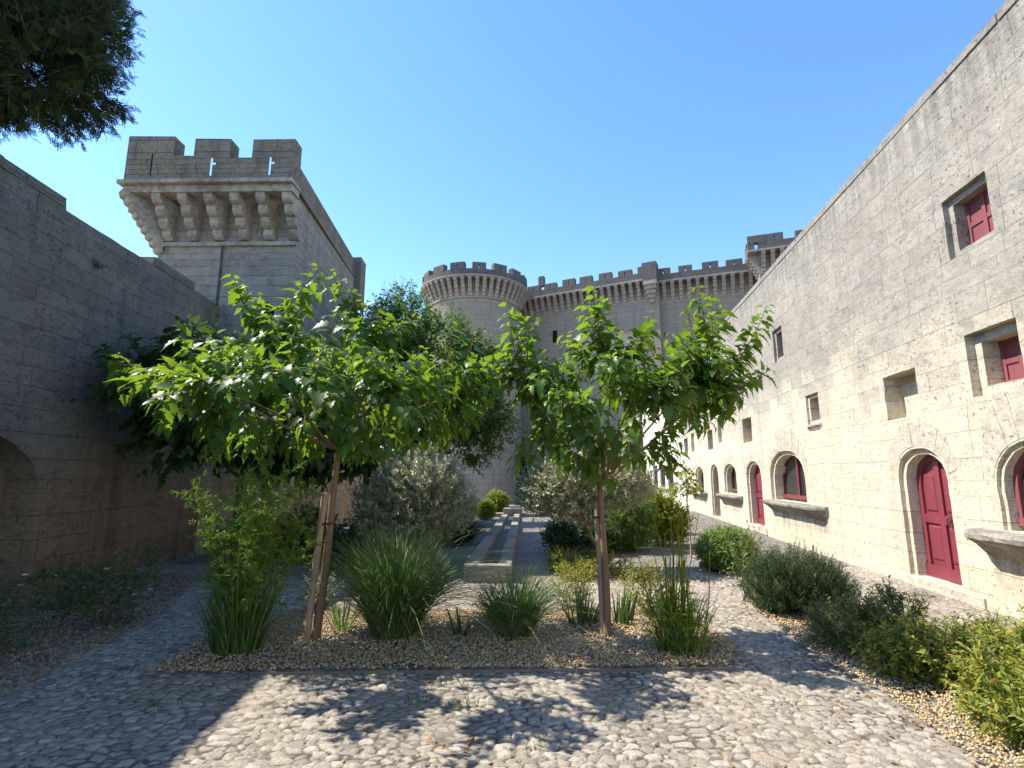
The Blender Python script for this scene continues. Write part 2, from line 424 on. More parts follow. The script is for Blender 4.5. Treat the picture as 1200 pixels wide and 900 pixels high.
# ================================================================== MATERIALS
M_right = masonry('right_wall_stone', (.71, .61, .445), (.60, .515, .375), up=((.295, .265, .215), (.425, .385, .315)), zone=(2.3, 4.2), zamp=1.3,
                  far=(26.2, (.72, .66, .55)), extra=[(10.8, 13.95, .1, .72), (16.7, 19.0, .1, .7), (21.4, 24.2, .1, .68), (4.5, 6.6, .15, .7), (-3, 44, 5.6, 6.7)], course=.27, length=.6, joint=.4, mortar=.005, speck=.5, speckcol=(.2, .185, .16), streak=.3, streakcol=(.2, .18, .155), blotch=.4, blotchcol=(.25, .235, .21), pits=.75, bumps=.75)
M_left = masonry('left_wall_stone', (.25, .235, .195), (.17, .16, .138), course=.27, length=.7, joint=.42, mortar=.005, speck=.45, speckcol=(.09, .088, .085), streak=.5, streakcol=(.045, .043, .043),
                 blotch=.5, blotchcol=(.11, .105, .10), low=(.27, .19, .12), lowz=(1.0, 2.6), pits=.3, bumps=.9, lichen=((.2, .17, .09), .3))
M_tower = masonry('square_tower_stone', (.35, .315, .265), (.25, .228, .195), course=.2, length=.5, joint=.45, mortar=.006, speck=.5, speckcol=(.12, .12, .125), streak=.35, streakcol=(.1, .095, .09), blotch=.4,
                  blotchcol=(.13, .125, .12), low=(.54, .40, .25), lowz=(2.0, 3.2), pits=.3, bumps=.8)
M_para = masonry('parapet_stone', (.28, .24, .175), (.185, .17, .145), course=.17, length=.45, joint=.7, mortar=.007, speck=.5, speckcol=(.05, .05, .052), streak=.5, streakcol=(.06, .06, .065), blotch=.35, blotchcol=(.06, .06, .062),
                 pits=.5, bumps=.9, lichen=((.27, .18, .055), .75))
M_castle = masonry('castle_stone', (.345, .295, .23), (.285, .245, .195), course=.42, length=.95, joint=.5, mortar=.012, streak=.55, streakcol=(.15, .14, .13), blotch=.3, blotchcol=(.2, .19, .18),
                   pits=.3, bumps=.6)
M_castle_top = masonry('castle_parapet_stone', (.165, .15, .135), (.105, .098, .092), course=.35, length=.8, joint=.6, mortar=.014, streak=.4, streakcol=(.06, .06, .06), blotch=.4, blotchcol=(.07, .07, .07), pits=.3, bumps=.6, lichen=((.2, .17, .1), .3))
M_trim = plain('corbel_stone', (.42, .375, .31), (.17, .15, .13), scale=9, rough=.93, spec=.12, bump=.6)
M_ctrim = plain('castle_corbel_stone', (.37, .315, .265), (.23, .2, .17), scale=3, rough=.93, spec=.12, bump=.5)
M_sill = plain('sill_stone', (.36, .32, .26), (.12, .11, .1), scale=16, rough=.95, spec=.12, bump=.8)
M_surround = masonry('surround_stone', (.60, .53, .41), (.5, .44, .335), course=2.0, length=3.0, joint=.0, mortar=.001, streak=.25, streakcol=(.2, .18, .15), blotch=.45, blotchcol=(.24, .215, .175), pits=.8, bumps=.8)
M_red = plain('red_door_paint', (.225, .036, .052), (.16, .034, .043), scale=30, rough=.42, spec=.4, bump=.06, streak=True)
M_shutter = plain('faded_red_paint', (.25, .075, .08), (.19, .06, .062), scale=18, rough=.7, spec=.25, bump=.2, streak=True)
M_brown = plain('brown_wood', (.16, .07, .05), (.10, .045, .035), scale=18, rough=.7, spec=.25, bump=.2, streak=True)
M_iron = plain('wrought_iron', (.02, .018, .018), (.05, .03, .025), scale=40, rough=.55, spec=.5, bump=.2)
M_dark = plain('dark_interior', (.02, .018, .017), (.012, .011, .01), scale=6, rough=.95, spec=.05)
M_rust = plain('edging_steel', (.22, .18, .14), (.12, .09, .07), scale=20, rough=.7, spec=.3, bump=.2)
def glassmat():
    t = NT('window_glass')
    return t.fin((.035, .035, .032), .08, None, .6)
M_glass = glassmat()
M_wood = bark('stake_wood', (.42, .30, .19), (.30, .20, .12), 18)
M_bark = bark('young_bark', (.24, .145, .085), (.17, .10, .06), 16)
M_barkd = bark('dark_bark', (.09, .07, .055), (.05, .04, .032), 12)
M_barko = bark('olive_bark', (.23, .175, .12), (.14, .11, .08), 14)
M_twig = bark('twig_bark', (.20, .15, .08), (.13, .09, .05), 30)
M_mul = leafmat('mulberry_leaf', (.026, .070, .010), (.070, .145, .018), tip=(.13, .21, .03), trans=.42, tcol=(.32, .50, .03), rough=.42, spec=.36)
M_fig = leafmat('fig_leaf', (.026, .058, .016), (.05, .095, .026), trans=.3, tcol=(.1, .2, .03), rough=.5, spec=.3)
M_darkleaf = leafmat('hackberry_leaf', (.06, .115, .02), (.13, .20, .035), tip=(.22, .22, .05), trans=.4, tcol=(.16, .27, .04), rough=.5, spec=.3)
M_blueleaf = leafmat('oak_leaf', (.012, .025, .014), (.022, .040, .022), trans=.15, rough=.5, spec=.3)
M_olive = leafmat('olive_leaf', (.32, .33, .20), (.50, .50, .33), tip=(.64, .63, .46), trans=.35, tcol=(.26, .27, .1), rough=.55, spec=.3)
M_cyp = leafmat('cypress_leaf', (.016, .034, .014), (.045, .075, .024), tip=(.12, .115, .03), trans=.12, rough=.6, spec=.2)
M_grass = leafmat('grass_blade', (.055, .115, .03), (.13, .20, .055), tip=(.34, .30, .14), trans=.35, tcol=(.17, .30, .05), rough=.45, spec=.4)
M_grassd = leafmat('dark_grass_blade', (0.021, 0.052, 0.018), (0.039, 0.078, 0.026), trans=.25, rough=.5, spec=.3)
M_fennel = leafmat('fennel_frond', (.08, .17, .03), (.18, .28, .045), tip=(.42, .40, .09), trans=.42, tcol=(.22, .33, .05), rough=.5, spec=.3)
M_lime = leafmat('lime_foliage', (0.112, 0.175, 0.015), (0.213, 0.275, 0.022), tip=(.30, .28, .03), trans=.4, tcol=(.42, .52, .04), rough=.5, spec=.3)
M_iris = leafmat('iris_leaf', (0.033, 0.065, 0.018), (0.072, 0.110, 0.027), trans=.3, rough=.4, spec=.4)
M_paleiris = leafmat('pale_iris_leaf', (.12, .20, .05), (.2, .28, .08), trans=.35, rough=.4, spec=.4)
M_rosem = leafmat('rosemary_leaf', (.020, .050, .014), (.045, .088, .022), tip=(.10, .15, .05), trans=.15, rough=.55, spec=.3)
M_box = leafmat('box_leaf', (.08, .17, .02), (.16, .27, .035), tip=(.17, .24, .035), trans=.3, tcol=(.3, .42, .05), rough=.4, spec=.4)
M_shrub = leafmat('shrub_leaf', (.17, .22, .03), (.33, .34, .05), tip=(.58, .33, .04), trans=.45, tcol=(.3, .38, .06), rough=.45, spec=.35)
M_redshrub = leafmat('bronze_shrub_leaf', (.08, .14, .03), (.15, .20, .05), tip=(.30, .13, .07), trans=.35, tcol=(.2, .26, .06), rough=.5, spec=.3)
M_yshrub = leafmat('yellow_shrub_leaf', (.15, .20, .02), (.29, .31, .03), tip=(.50, .34, .04), trans=.45, tcol=(.40, .42, .05), rough=.5, spec=.3)
M_rose = leafmat('rose_leaf', (.035, .075, .022), (.07, .13, .04), trans=.25, rough=.5, spec=.3)
M_petal = plain('white_petal', (.75, .73, .70), (.6, .56, .52), rough=.6, spec=.2)
M_litter = leafmat('dry_leaf', (.16, .085, .035), (.30, .18, .08), tip=(.36, .27, .14), trans=.15, rough=.8, spec=.1)

def cobblemat():
    t = NT('cobble_paving'); o = t.n('TexCoord').outputs['Object']
    wv = t.n('TexNoise', Vector=o, Scale=6.0, Detail=4, Roughness=.65).outputs['Color']
    p0 = t.vmath('ADD', o, t.vmath('MULTIPLY', t.vmath('SUBTRACT', wv, (.5, .5, .5)), (.15, .10, 0)))
    n1 = t.noise(o, 24, 5, .7); n2 = t.noise(o, .9, 5, .65); n3 = t.noise(o, 80, 3, .7)
    def cells(sx, sy, off):
        p = t.vmath('ADD', t.vmath('MULTIPLY', p0, (sx, sy, 1)), (off, off, 0))
        f1 = t.n('TexVoronoi', {'voronoi_dimensions': '2D', 'feature': 'F1'}, Vector=p, Scale=1.0, Randomness=1.0)
        ed = t.n('TexVoronoi', {'voronoi_dimensions': '2D', 'feature': 'DISTANCE_TO_EDGE'}, Vector=p, Scale=1.0, Randomness=1.0).outputs[0]
        return t.sep(f1.outputs['Color']), ed
    ra, ea = cells(9.0, 15.0, 0); rb, eb = cells(17.0, 26.0, 7.3)
    m = t.ramp(t.noise(o, 3.1, 3), .50, .53)
    def mixf(a, b): return t.math('ADD', t.math('MULTIPLY', a, t.math('SUBTRACT', 1.0, m)), t.math('MULTIPLY', b, m))
    r0, r1, r2 = mixf(ra[0], rb[0]), mixf(ra[1], rb[1]), mixf(ra[2], rb[2]); ed = mixf(ea, eb)
    col = t.mix(r0, (.27, .24, .20), (.42, .385, .325))
    col = t.mix(t.math('MULTIPLY', t.ramp(r1, .72, .76), .75), col, (.47, .445, .40))
    col = t.mix(t.math('MULTIPLY', t.ramp(r2, .78, .82), .6), col, (.13, .118, .105))
    col = t.mix(t.math('MULTIPLY', t.ramp(r2, .0, .12, 1, 0), .5), col, (.33, .25, .18))
    col = t.mix(t.ramp(n1, .42, .72, 0, .65), col, (.15, .135, .115))
    e2 = t.math('ADD', ed, t.math('MULTIPLY', t.math('SUBTRACT', n1, .5), .30))
    j = t.ramp(e2, -.01, .13, 1, 0)
    jc = t.mix(t.ramp(n2, .42, .6), (.12, .105, .085), (.26, .225, .18))
    col = t.mix(t.math('MULTIPLY', j, t.ramp(t.noise(o, 4.0, 4), .3, .7, .95, .35)), col, jc)
    dirt = t.math('MULTIPLY', t.ramp(t.noise(o, 1.7, 7, .75), .52, .68), .6)
    col = t.mix(dirt, col, (.215, .18, .135))
    g = t.ramp(n3, .25, .75, .78, 1.16); col = t.mix(1.0, col, t.xyz(g, g, g), 'MULTIPLY')
    dome = t.ramp(e2, .0, .32)
    h = t.math('ADD', dome, t.math('MULTIPLY', r1, .6)); h = t.math('ADD', h, t.math('MULTIPLY', n1, .7)); h = t.math('ADD', h, t.math('MULTIPLY', n3, .25))
    return t.fin(col, .85, t.bump(h, 1.0, .026), .2)
M_cobble = cobblemat()
def gravelmat(name, ca, cb, cc, sc=55):
    t = NT(name); o = t.n('TexCoord').outputs['Object']
    v = t.n('TexVoronoi', {'feature': 'F1'}, Vector=o, Scale=sc); r = t.sep(v.outputs['Color'])
    n = t.noise(o, 1.6, 5, .7)
    col = t.mix(r[0], ca, cb); col = t.mix(t.math('MULTIPLY', r[1], .5), col, cc)
    col = t.mix(t.ramp(n, .55, .8, 0, .3), col, tuple(x * .6 for x in ca))
    h = t.math('MULTIPLY', v.outputs['Distance'], -1.0)
    return t.fin(col, .9, t.bump(h, .9, .02), .15)
M_gravel = gravelmat('tan_gravel', (.36, .25, .14), (.48, .36, .22), (.28, .18, .10))
M_mulch = gravelmat('brown_mulch', (.19, .13, .08), (.29, .205, .13), (.11, .075, .05), 38)
M_earth = gravelmat('dry_earth', (.26, .215, .155), (.33, .28, .21), (.2, .16, .11), 30)
def pebmat(name, c1, c2, c3):
    t = NT(name); a = t.n('Attribute', {'attribute_name': 'var'}).outputs['Fac']
    col = t.mix(t.ramp(a, 0, .7), c1, c2); col = t.mix(t.ramp(a, .8, 1), col, c3); return t.fin(col, .85, None, .2)
M_peb = pebmat('gravel_pebble', (.38, .25, .12), (.53, .385, .215), (.62, .51, .36))
M_pebm = pebmat('mulch_chip', (.15, .095, .055), (.32, .225, .135), (.42, .34, .25))

# ================================================================== SETTING
def gz(y): return -1.0 * min(1, max(0, (y - 24) / 9.0))
def sheet(name, x0, x1, ys, z, mat, n=2):
    mb = MB()
    for i in range(len(ys) - 1):
        a, b = ys[i], ys[i + 1]
        mb.poly([(x0, a, gz(a) + z), (x1, a, gz(a) + z), (x1, b, gz(b) + z), (x0, b, gz(b) + z)])
    o = mb.build(name, mat); o['kind'] = 'structure'; return o
sheet('ground', -1500, 1500, [-1500, 0, 24, 26, 28, 30, 33, 60, 3000], -.03, M_earth)
def nearcobbles():
    x0, x1, y0, y1, d = -6.7, 6.1, 2.5, 9.6, .0145
    nx, ny = int((x1 - x0) / d), int((y1 - y0) / d); X, Y = np.meshgrid(x0 + np.arange(nx) * d, y0 + np.arange(ny) * d)
    g = np.random.default_rng(77); tab = g.uniform(0, 1, (4, 512, 512))
    def vn(x, y, k):     # value noise
        xi, yi = np.floor(x).astype(int), np.floor(y).astype(int); fx, fy = x - xi, y - yi; fx = fx * fx * (3 - 2 * fx); fy = fy * fy * (3 - 2 * fy)
        T = lambda a, b: tab[k][a % 512, b % 512]
        return (T(xi, yi) * (1 - fx) + T(xi + 1, yi) * fx) * (1 - fy) + (T(xi, yi + 1) * (1 - fx) + T(xi + 1, yi + 1) * fx) * fy
    wx = X + .035 * (vn(X * 9, Y * 9, 0) - .5) + .10 * (vn(X * 2.3, Y * 2.3, 1) - .5); wy = Y + .035 * (vn(X * 9 + 50, Y * 9, 2) - .5) + .10 * (vn(X * 2.3 + 9, Y * 2.3, 3) - .5)
    px, py = .088, .062; U, V = wx / px, wy / py; ui, vi = np.floor(U).astype(int), np.floor(V).astype(int)
    b1 = np.full(U.shape, 9.0); b2 = b1.copy(); cid = np.zeros(U.shape); tx = b1 * 0; ty = b1 * 0
    for a in (-1, 0, 1):
        for b in (-1, 0, 1):
            I, J = (ui + a) % 512, (vi + b) % 512; cx = ui + a + .06 + .88 * tab[0][I, J]; cy = vi + b + .06 + .88 * tab[1][I, J]
            ddx, ddy = U - cx, V - cy; sz = .75 + .5 * tab[2][I, J]; dd = np.sqrt(ddx ** 2 + ddy ** 2) * sz
            c1 = dd < b1; b2 = np.where(c1, b1, np.minimum(b2, dd)); b1 = np.where(c1, dd, b1); cid = np.where(c1, tab[3][I, J], cid); tx = np.where(c1, ddx * (tab[0][J, I] - .5) + ddy * (tab[1][J, I] - .5), tx)
    e = np.clip((b2 - b1 + .16 * (vn(X * 38, Y * 38, 2) - .5)) / .30, 0, 1); e = e * e * (3 - 2 * e)
    sunk = np.clip((vn(X * 1.3, Y * 1.3, 0) * .6 + vn(X * 4, Y * 4, 3) * .4 - .52) * 5, 0, 1)       # joints filled with earth
    Z = .002 + e * (.0135 + .009 * (cid - .5)) * (1 - .55 * sunk) + tx * .012 * e + .003 * (vn(X * 30, Y * 30, 1) - .5) + .012 * (vn(X * .8, Y * .8, 2) - .5)
    edge = np.minimum(1, e * 1.1) * (1 - .35 * sunk)
    N = nx * ny; me = bpy.data.meshes.new('cobbles'); me.vertices.add(N); me.vertices.foreach_set('co', np.stack([X, Y, Z], -1).astype(np.float32).ravel())
    i = (np.arange(ny - 1)[:, None] * nx + np.arange(nx - 1)[None, :]).ravel(); q = np.stack([i, i + 1, i + nx + 1, i + nx], -1).astype(np.int32)
    me.loops.add(q.size); me.loops.foreach_set('vertex_index', q.ravel()); me.polygons.add(len(q)); me.polygons.foreach_set('loop_start', np.arange(0, q.size, 4, dtype=np.int32))
    for nm_, val in (('var', cid), ('edge', edge)):
        at = me.attributes.new(nm_, 'FLOAT', 'POINT'); at.data.foreach_set('value', val.astype(np.float32).ravel())
    me.polygons.foreach_set('use_smooth', [True] * len(q)); me.update(calc_edges=True)
    t = NT('cobble_stones'); o = t.n('TexCoord').outputs['Object']; r = t.n('Attribute', {'attribute_name': 'var'}).outputs['Fac']; ed = t.n('Attribute', {'attribute_name': 'edge'}).outputs['Fac']
    r1 = t.math('FRACT', t.math('MULTIPLY', r, 7.31)); r2 = t.math('FRACT', t.math('MULTIPLY', r, 13.77))
    n1 = t.noise(o, 20, 6, .72); n3 = t.noise(o, 85, 3, .7); n0 = t.noise(o, 1.4, 6, .7)
    col = t.mix(r, (.29, .245, .19), (.44, .385, .305)); col = t.mix(t.math('MULTIPLY', t.ramp(r1, .80, .86), .6), col, (.50, .45, .37)); col = t.mix(t.math('MULTIPLY', t.ramp(r2, .84, .87), .7), col, (.19, .17, .15))
    col = t.mix(t.math('MULTIPLY', t.ramp(r2, .0, .14, 1, 0), .55), col, (.40, .31, .22)); col = t.mix(t.ramp(n1, .42, .68, 0, .6), col, (.17, .15, .12))
    jc = t.mix(t.ramp(n0, .42, .62), (.085, .072, .055), (.22, .185, .14)); col = t.mix(t.ramp(ed, .15, .75, .95, 0), col, jc)
    col = t.mix(t.math('MULTIPLY', t.ramp(t.noise(o, 2.1, 7, .75), .54, .68), .5), col, (.25, .21, .155))
    gg = t.ramp(n3, .25, .75, .8, 1.15); col = t.mix(1.0, col, t.xyz(gg, gg, gg), 'MULTIPLY')
    me.materials.append(t.fin(col, .85, t.bump(t.math('ADD', n1, t.math('MULTIPLY', n3, .5)), .95, .012), .2))
    ob = bpy.data.objects.new('courtyard_cobbles', me); C.objects.link(ob); ob['kind'] = 'structure'
nearcobbles()
sheet('courtyard_paving', -9, 11.5, [-6, 24, 26, 28, 30, 33, 46], -.012, M_cobble)

def inpoly(P, poly):
    x, y = P[:, 0], P[:, 1]; c = np.zeros(len(P), bool); n = len(poly)
    for i in range(n):
        x1, y1 = poly[i]; x2, y2 = poly[(i + 1) % n]
        k = ((y1 > y) != (y2 > y)); xx = (x2 - x1) * (y - y1) / (y2 - y1 + 1e-12) + x1
        c ^= k & (x < xx)
    return c
def sample(poly, n):
    a = np.array(poly); lo = a.min(0); hi = a.max(0); out = []
    while sum(map(len, out)) < n:
        P = RNG.uniform(lo, hi, (n * 2, 2)); out.append(P[inpoly(P, poly)])
    return np.concatenate(out)[:n]
def smooth(poly, k=2):
    for _ in range(k):
        q = []
        for i in range(len(poly)):
            a, b = poly[i], poly[(i + 1) % len(poly)]
            q += [(a[0] * .75 + b[0] * .25, a[1] * .75 + b[1] * .25), (a[0] * .25 + b[0] * .75, a[1] * .25 + b[1] * .75)]
        poly = q
    return poly
def bed(name, poly, mat, h=.042):
    poly = jitter(poly, .12, .012)
    c = np.mean(np.array(poly), 0); mb = MB(); n = len(poly)
    bm = bmesh.new()
    P = [bm.verts.new((x, y, -.014)) for x, y in poly]
    bm.faces.new(P)
    r = bmesh.ops.inset_region(bm, faces=bm.faces[:], thickness=.12, depth=0)
    inner = set(v for f in bm.faces for v in f.verts) - set(P)
    for v in inner: v.co.z = h + random.uniform(-.008, .012)
    bmesh.ops.triangulate(bm, faces=bm.faces[:])
    me = bpy.data.meshes.new(name); bm.to_mesh(me); bm.free(); me.materials.append(mat)
    o = bpy.data.objects.new(name, me); C.objects.link(o); o['kind'] = 'structure'; return o
TM['pebble'] = (np.array([(0, 0, .42), (.5, .1, 0), (.05, .5, .05), (-.5, -.06, .02), (.06, -.5, -.03), (0, 0, -.4)], np.float32),
                np.array([(0, 1, 2), (0, 2, 3), (0, 3, 4), (0, 4, 1), (5, 2, 1), (5, 3, 2), (5, 4, 3), (5, 1, 4)], np.int32))
def pebbles(name, polys, counts, mat, s0, s1, z, label, cat):
    fo = Foliage()
    for poly, n in zip(polys, counts):
        P = sample(poly, n); P = np.c_[P, np.full(n, z + .006) + RNG.uniform(-.004, .012, n)]
        D = rdir(n); D[:, 2] *= .3
        fo.leaves('pebble', P, D, rdir(n, 1.5), RNG.uniform(s0, s1, n), RNG.uniform(0, 1, n))
    o = fo.build(name, [mat]); tag(o, label, cat, kind='stuff'); return o

MID = [(-3.0, 4.44), (-1.9, 4.53), (0, 4.6), (1.72, 4.70), (1.95, 5.2), (1.93, 5.8), (1.55, 6.5), (.9, 6.5), (-.92, 6.42), (-1.9, 6.3), (-2.7, 6.4), (-3.1, 5.7)]
LEFT = smooth([(-7.0, 2.0), (-3.75, 2.6), (-3.7, 3.94), (-3.8, 4.9), (-3.9, 5.6), (-4.15, 6.3), (-4.5, 7.2), (-5.2, 8.6), (-5.0, 10.9), (-7.2, 10.9), (-7.2, 5)], 1)
RIGHT = smooth([(2.5, 2.2), (2.5, 3.29), (2.62, 4.2), (2.55, 4.95), (2.65, 5.7), (2.72, 6.5), (2.9, 7.15), (3.35, 7.2), (4.0, 6.6), (4.3, 5.8), (4.15, 4.66), (4.05, 3.4), (4.0, 2.2)], 1)
LB2 = smooth([(-3.6, 7.9), (-1.9, 7.8), (-1.55, 9), (-1.6, 11), (-1.75, 16), (-1.9, 20.5), (-4.6, 20.5), (-4.9, 12)], 1)
RB2 = smooth([(.35, 7.75), (1.9, 7.85), (2.3, 8.8), (2.35, 11), (2.6, 13.5), (4.2, 15), (3.9, 21), (1.2, 21), (.95, 15), (.6, 11)], 1)
RB3 = smooth([(2.8, 9.0), (3.6, 8.5), (4.2, 9.0), (4.2, 12), (3.0, 12.2)], 1)
bed('gravel_bed', MID, M_gravel); bed('mulch_bed', LEFT, M_mulch); bed('gravel_bed', RIGHT, M_gravel)
bed('planting_bed', LB2, M_mulch); bed('planting_bed', RB2, M_gravel); bed('planting_bed', RB3, M_earth)
pebbles('gravel', [MID, RIGHT], [21000, 14000], M_peb, .010, .028, .04, 'tan gravel strewn over the planting beds at the front', 'gravel')
pebbles('wood_chips', [[(-5.6, 2.8), (-3.75, 2.8), (-3.8, 4.9), (-4.15, 6.3), (-5.0, 8.4), (-6.3, 8.4), (-6.1, 4)], LB2], [9000, 2500], M_pebm, .012, .034, .04, 'brown chips and pebbles along the foot of the shaded left wall', 'mulch')
fo = Foliage()
strip = [[(-3.0, 4.4), (1.75, 4.66), (1.72, 4.95), (-3.0, 4.75)], [(1.2, 4.65), (2.0, 4.8), (1.98, 5.7), (1.3, 5.6)], [(-3.1, 4.4), (-2.2, 4.4), (-2.2, 5.3), (-3.1, 5.4)], [(2.8, 8.6), (4.2, 8.6), (4.2, 9.4), (2.8, 9.4)], [(.4, 7.8), (2.2, 7.9), (2.2, 9.4), (.5, 9.4)], [(-2.2, 3.2), (2.5, 3.2), (2.5, 4.6), (-2.2, 4.6)], [(-.6, 3.1), (.0, 3.1), (.0, 3.5), (-.6, 3.5)], [(2.45, 3.2), (2.75, 3.2), (2.75, 6.8), (2.5, 6.8)]]
for poly, n in zip(strip, [600, 560, 360, 300, 800, 110, 90, 240]):
    P = sample(poly, n); P = np.c_[P, np.full(n, .012) + np.where(inpoly(P, MID) | inpoly(P, RIGHT) | inpoly(P, RB2), .04, 0)]
    fo.leaves('kite', P, nrm(rdir(n) * [1, 1, .25]), rdir(n, 2.0), RNG.uniform(.018, .05, n), RNG.uniform(0, 1, n))
tag(fo.build('fallen_leaves', [M_litter]), 'dry brown fallen leaves scattered along the bed edges', 'leaves', kind='stuff')
# tufts of weed in the paving joints
fo = Foliage()
for cx, cy, n in [(-.42, 3.95, 60), (-2.55, 3.9, 50), (.1, 3.4, 25), (5.35, 7.4, 70), (4.6, 8.3, 20), (-.75, 4.0, 25), (5.75, 10.4, 30)]:
    b = np.c_[RNG.normal(cx, .06, n), RNG.normal(cy, .05, n), np.zeros(n)]
    fo.blades(b, RNG.uniform(0, 6.28, n), RNG.uniform(.02, .07, n), RNG.uniform(0, .04, n), RNG.uniform(0, .04, n), np.full(n, .006), RNG.uniform(0, 1, n), 0, 3)
tag(fo.build('weeds', [M_grass]), 'small tufts of weed growing in the joints of the paving', 'weeds', kind='stuff')
mb = MB()
for i in range(6):
    a = -2.2 + i * .66; b = a + .655; f = lambda x: 4.51 + (x + 1.9) * .047
    mb.hexa([(a, f(a) - .012, -.02), (b, f(b) - .012, -.02), (b, f(b), -.02), (a, f(a), -.02), (a, f(a) - .012, .03), (b, f(b) - .012, .03), (b, f(b), .03), (a, f(a), .03)])
tag(mb.build('edging_strip', M_rust), 'thin rusty edging strip along the front of the gravel bed', 'edging')

# ================================================================== RIGHT BUILDING
def MR(s, w, z): return (4.737 + .1211 * s + .9926 * w, .9926 * s - .1211 * w, z)
bld = thing('stone_house', 'long sunlit stone building with red doors and arched windows along the right side', 'building', MR(18, 0, 0))
top = [(44.0, -1.4)] + [(44.0 - i * .4, 6.66 + random.uniform(-.015, .015)) for i in range(118)]
outer = [(-3.0, -1.4)] + [p for p in [(44.0, -1.4)]] + top[1:] + [(-3.0, 6.66)]
def jl(l, a=.008, st=.15): return jitter(l, st, a)
A1 = arch(11.74, 13.95, .97, 1.45, 2.17, e=2.3); A2 = arch(7.14, 8.24, .15, 1.52, 1.97, e=2.3); A3 = arch(4.75, 6.3, .98, 1.45, 1.99, e=2.4)
A4 = arch(14.66, 16.0, .19, 1.5, 1.98, e=2.3); A5 = arch(17.1, 18.6, .98, 1.5, 1.95, e=2.3); A6 = arch(19.42, 20.62, .06, 1.5, 1.98, e=2.3); A7 = arch(21.9, 23.42, .9, 1.5, 1.93, e=2.3)
H = [dict(loop=jl(rect(5.74, 6.5, 4.32, 5.12)), depth=.30, rebate=(.09, .07), rb=True),
     dict(loop=jl(rect(5.66, 6.46, 2.53, 3.31), .005), depth=.36, rebate=(.12, .10), rb=True),
     dict(loop=jl(rect(7.5, 8.33, 2.43, 3.12), .012), depth=.26),
     dict(loop=jl(rect(12.3, 12.92, 4.34, 5.14)), depth=.3, rebate=(.09, .06), rb=True),
     dict(loop=jl(rect(10.7, 11.32, 2.64, 3.27)), depth=.28, rebate=(.07, .05), rb=True),
     dict(loop=jl(rect(15.15, 16.03, 2.54, 3.24), .012), depth=.3),
     dict(loop=jl(rect(19.9, 20.72, 2.54, 3.28)), depth=.35), dict(loop=jl(rect(18.47, 19.05, 2.72, 3.45)), depth=.12),
     dict(loop=jl(rect(24.8, 25.75, 2.53, 3.3)), depth=.35), dict(loop=jl(rect(23.3, 24.0, 2.6, 3.42)), depth=.12),
     dict(loop=jl(A1, .006), depth=.36, rebate=(.10, .07)), dict(loop=jl(A2, .006), depth=.30, rebate=(.08, .06)), dict(loop=jl(A3, .008), depth=.36, rebate=(.05, .04)),
     dict(loop=jl(A4, .006), depth=.30, rebate=(.08, .06)), dict(loop=jl(A5, .006), depth=.36, rebate=(.08, .06)), dict(loop=jl(A6, .006), depth=.45, rebate=(.08, .06)), dict(loop=jl(A7, .006), depth=.36, rebate=(.08, .06)),
     dict(loop=rect(36.0, 38.3, .8, 2.2), depth=.4), dict(loop=rect(32.6, 34.8, .8, 2.2), depth=.4), dict(loop=rect(29.5, 31.5, .8, 2.2), depth=.4), dict(loop=arch(40.7, 42.3, .5, 1.6, 1.95), depth=.4)]
mb = MB(); wallface(mb, outer, H, MR)
t0 = outer[2:]
for i in range(len(t0) - 1):
    (a, za), (b, zb) = t0[i], t0[i + 1]
    mb.poly([MR(a, 0, za), MR(b, 0, zb), MR(b, .7, zb + .03), MR(a, .7, za + .03)], [(a, 7), (b, 7), (b, 7.7), (a, 7.7)])
mb.poly([MR(-3, .7, 6.7), MR(44, .7, 6.7), MR(44, 5, 5.9), MR(-3, 5, 5.9)]); mb.poly([MR(-3, 5, -1.4), MR(44, 5, -1.4), MR(44, 5, 5.9), MR(-3, 5, 5.9)])
mb.poly([MR(44, 0, -1.4), MR(44, 5, -1.4), MR(44, 5, 5.9), MR(44, .7, 6.66), MR(44, 0, 6.66)]); mb.poly([MR(-3, 0, -1.4), MR(-3, 5, -1.4), MR(-3, 5, 5.9), MR(-3, .7, 6.66), MR(-3, 0, 6.66)])
mb.build('wall', M_right, bld)
M_cop = masonry('coping_stone', (.33, .305, .265), (.27, .25, .22), course=2.0, length=3.0, joint=.0, mortar=.001, streak=.3, blotch=.5, blotchcol=(.17, .16, .14), pits=.7, bumps=.8)
mb = MB()
for k in range(40):
    a = -2.9 + k * 1.16; L = random.uniform(1.14, 1.157)
    q = [MR(a, -.012 + random.uniform(-.008, .004), 6.62), MR(a + L, -.012 + random.uniform(-.008, .004), 6.62), MR(a + L, .5, 6.62), MR(a, .5, 6.62)]
    h = .11 + random.uniform(-.015, .02); mb.hexa(q + [(x, y, z + h) for x, y, z in q])
mb.build('coping', M_cop, bld)
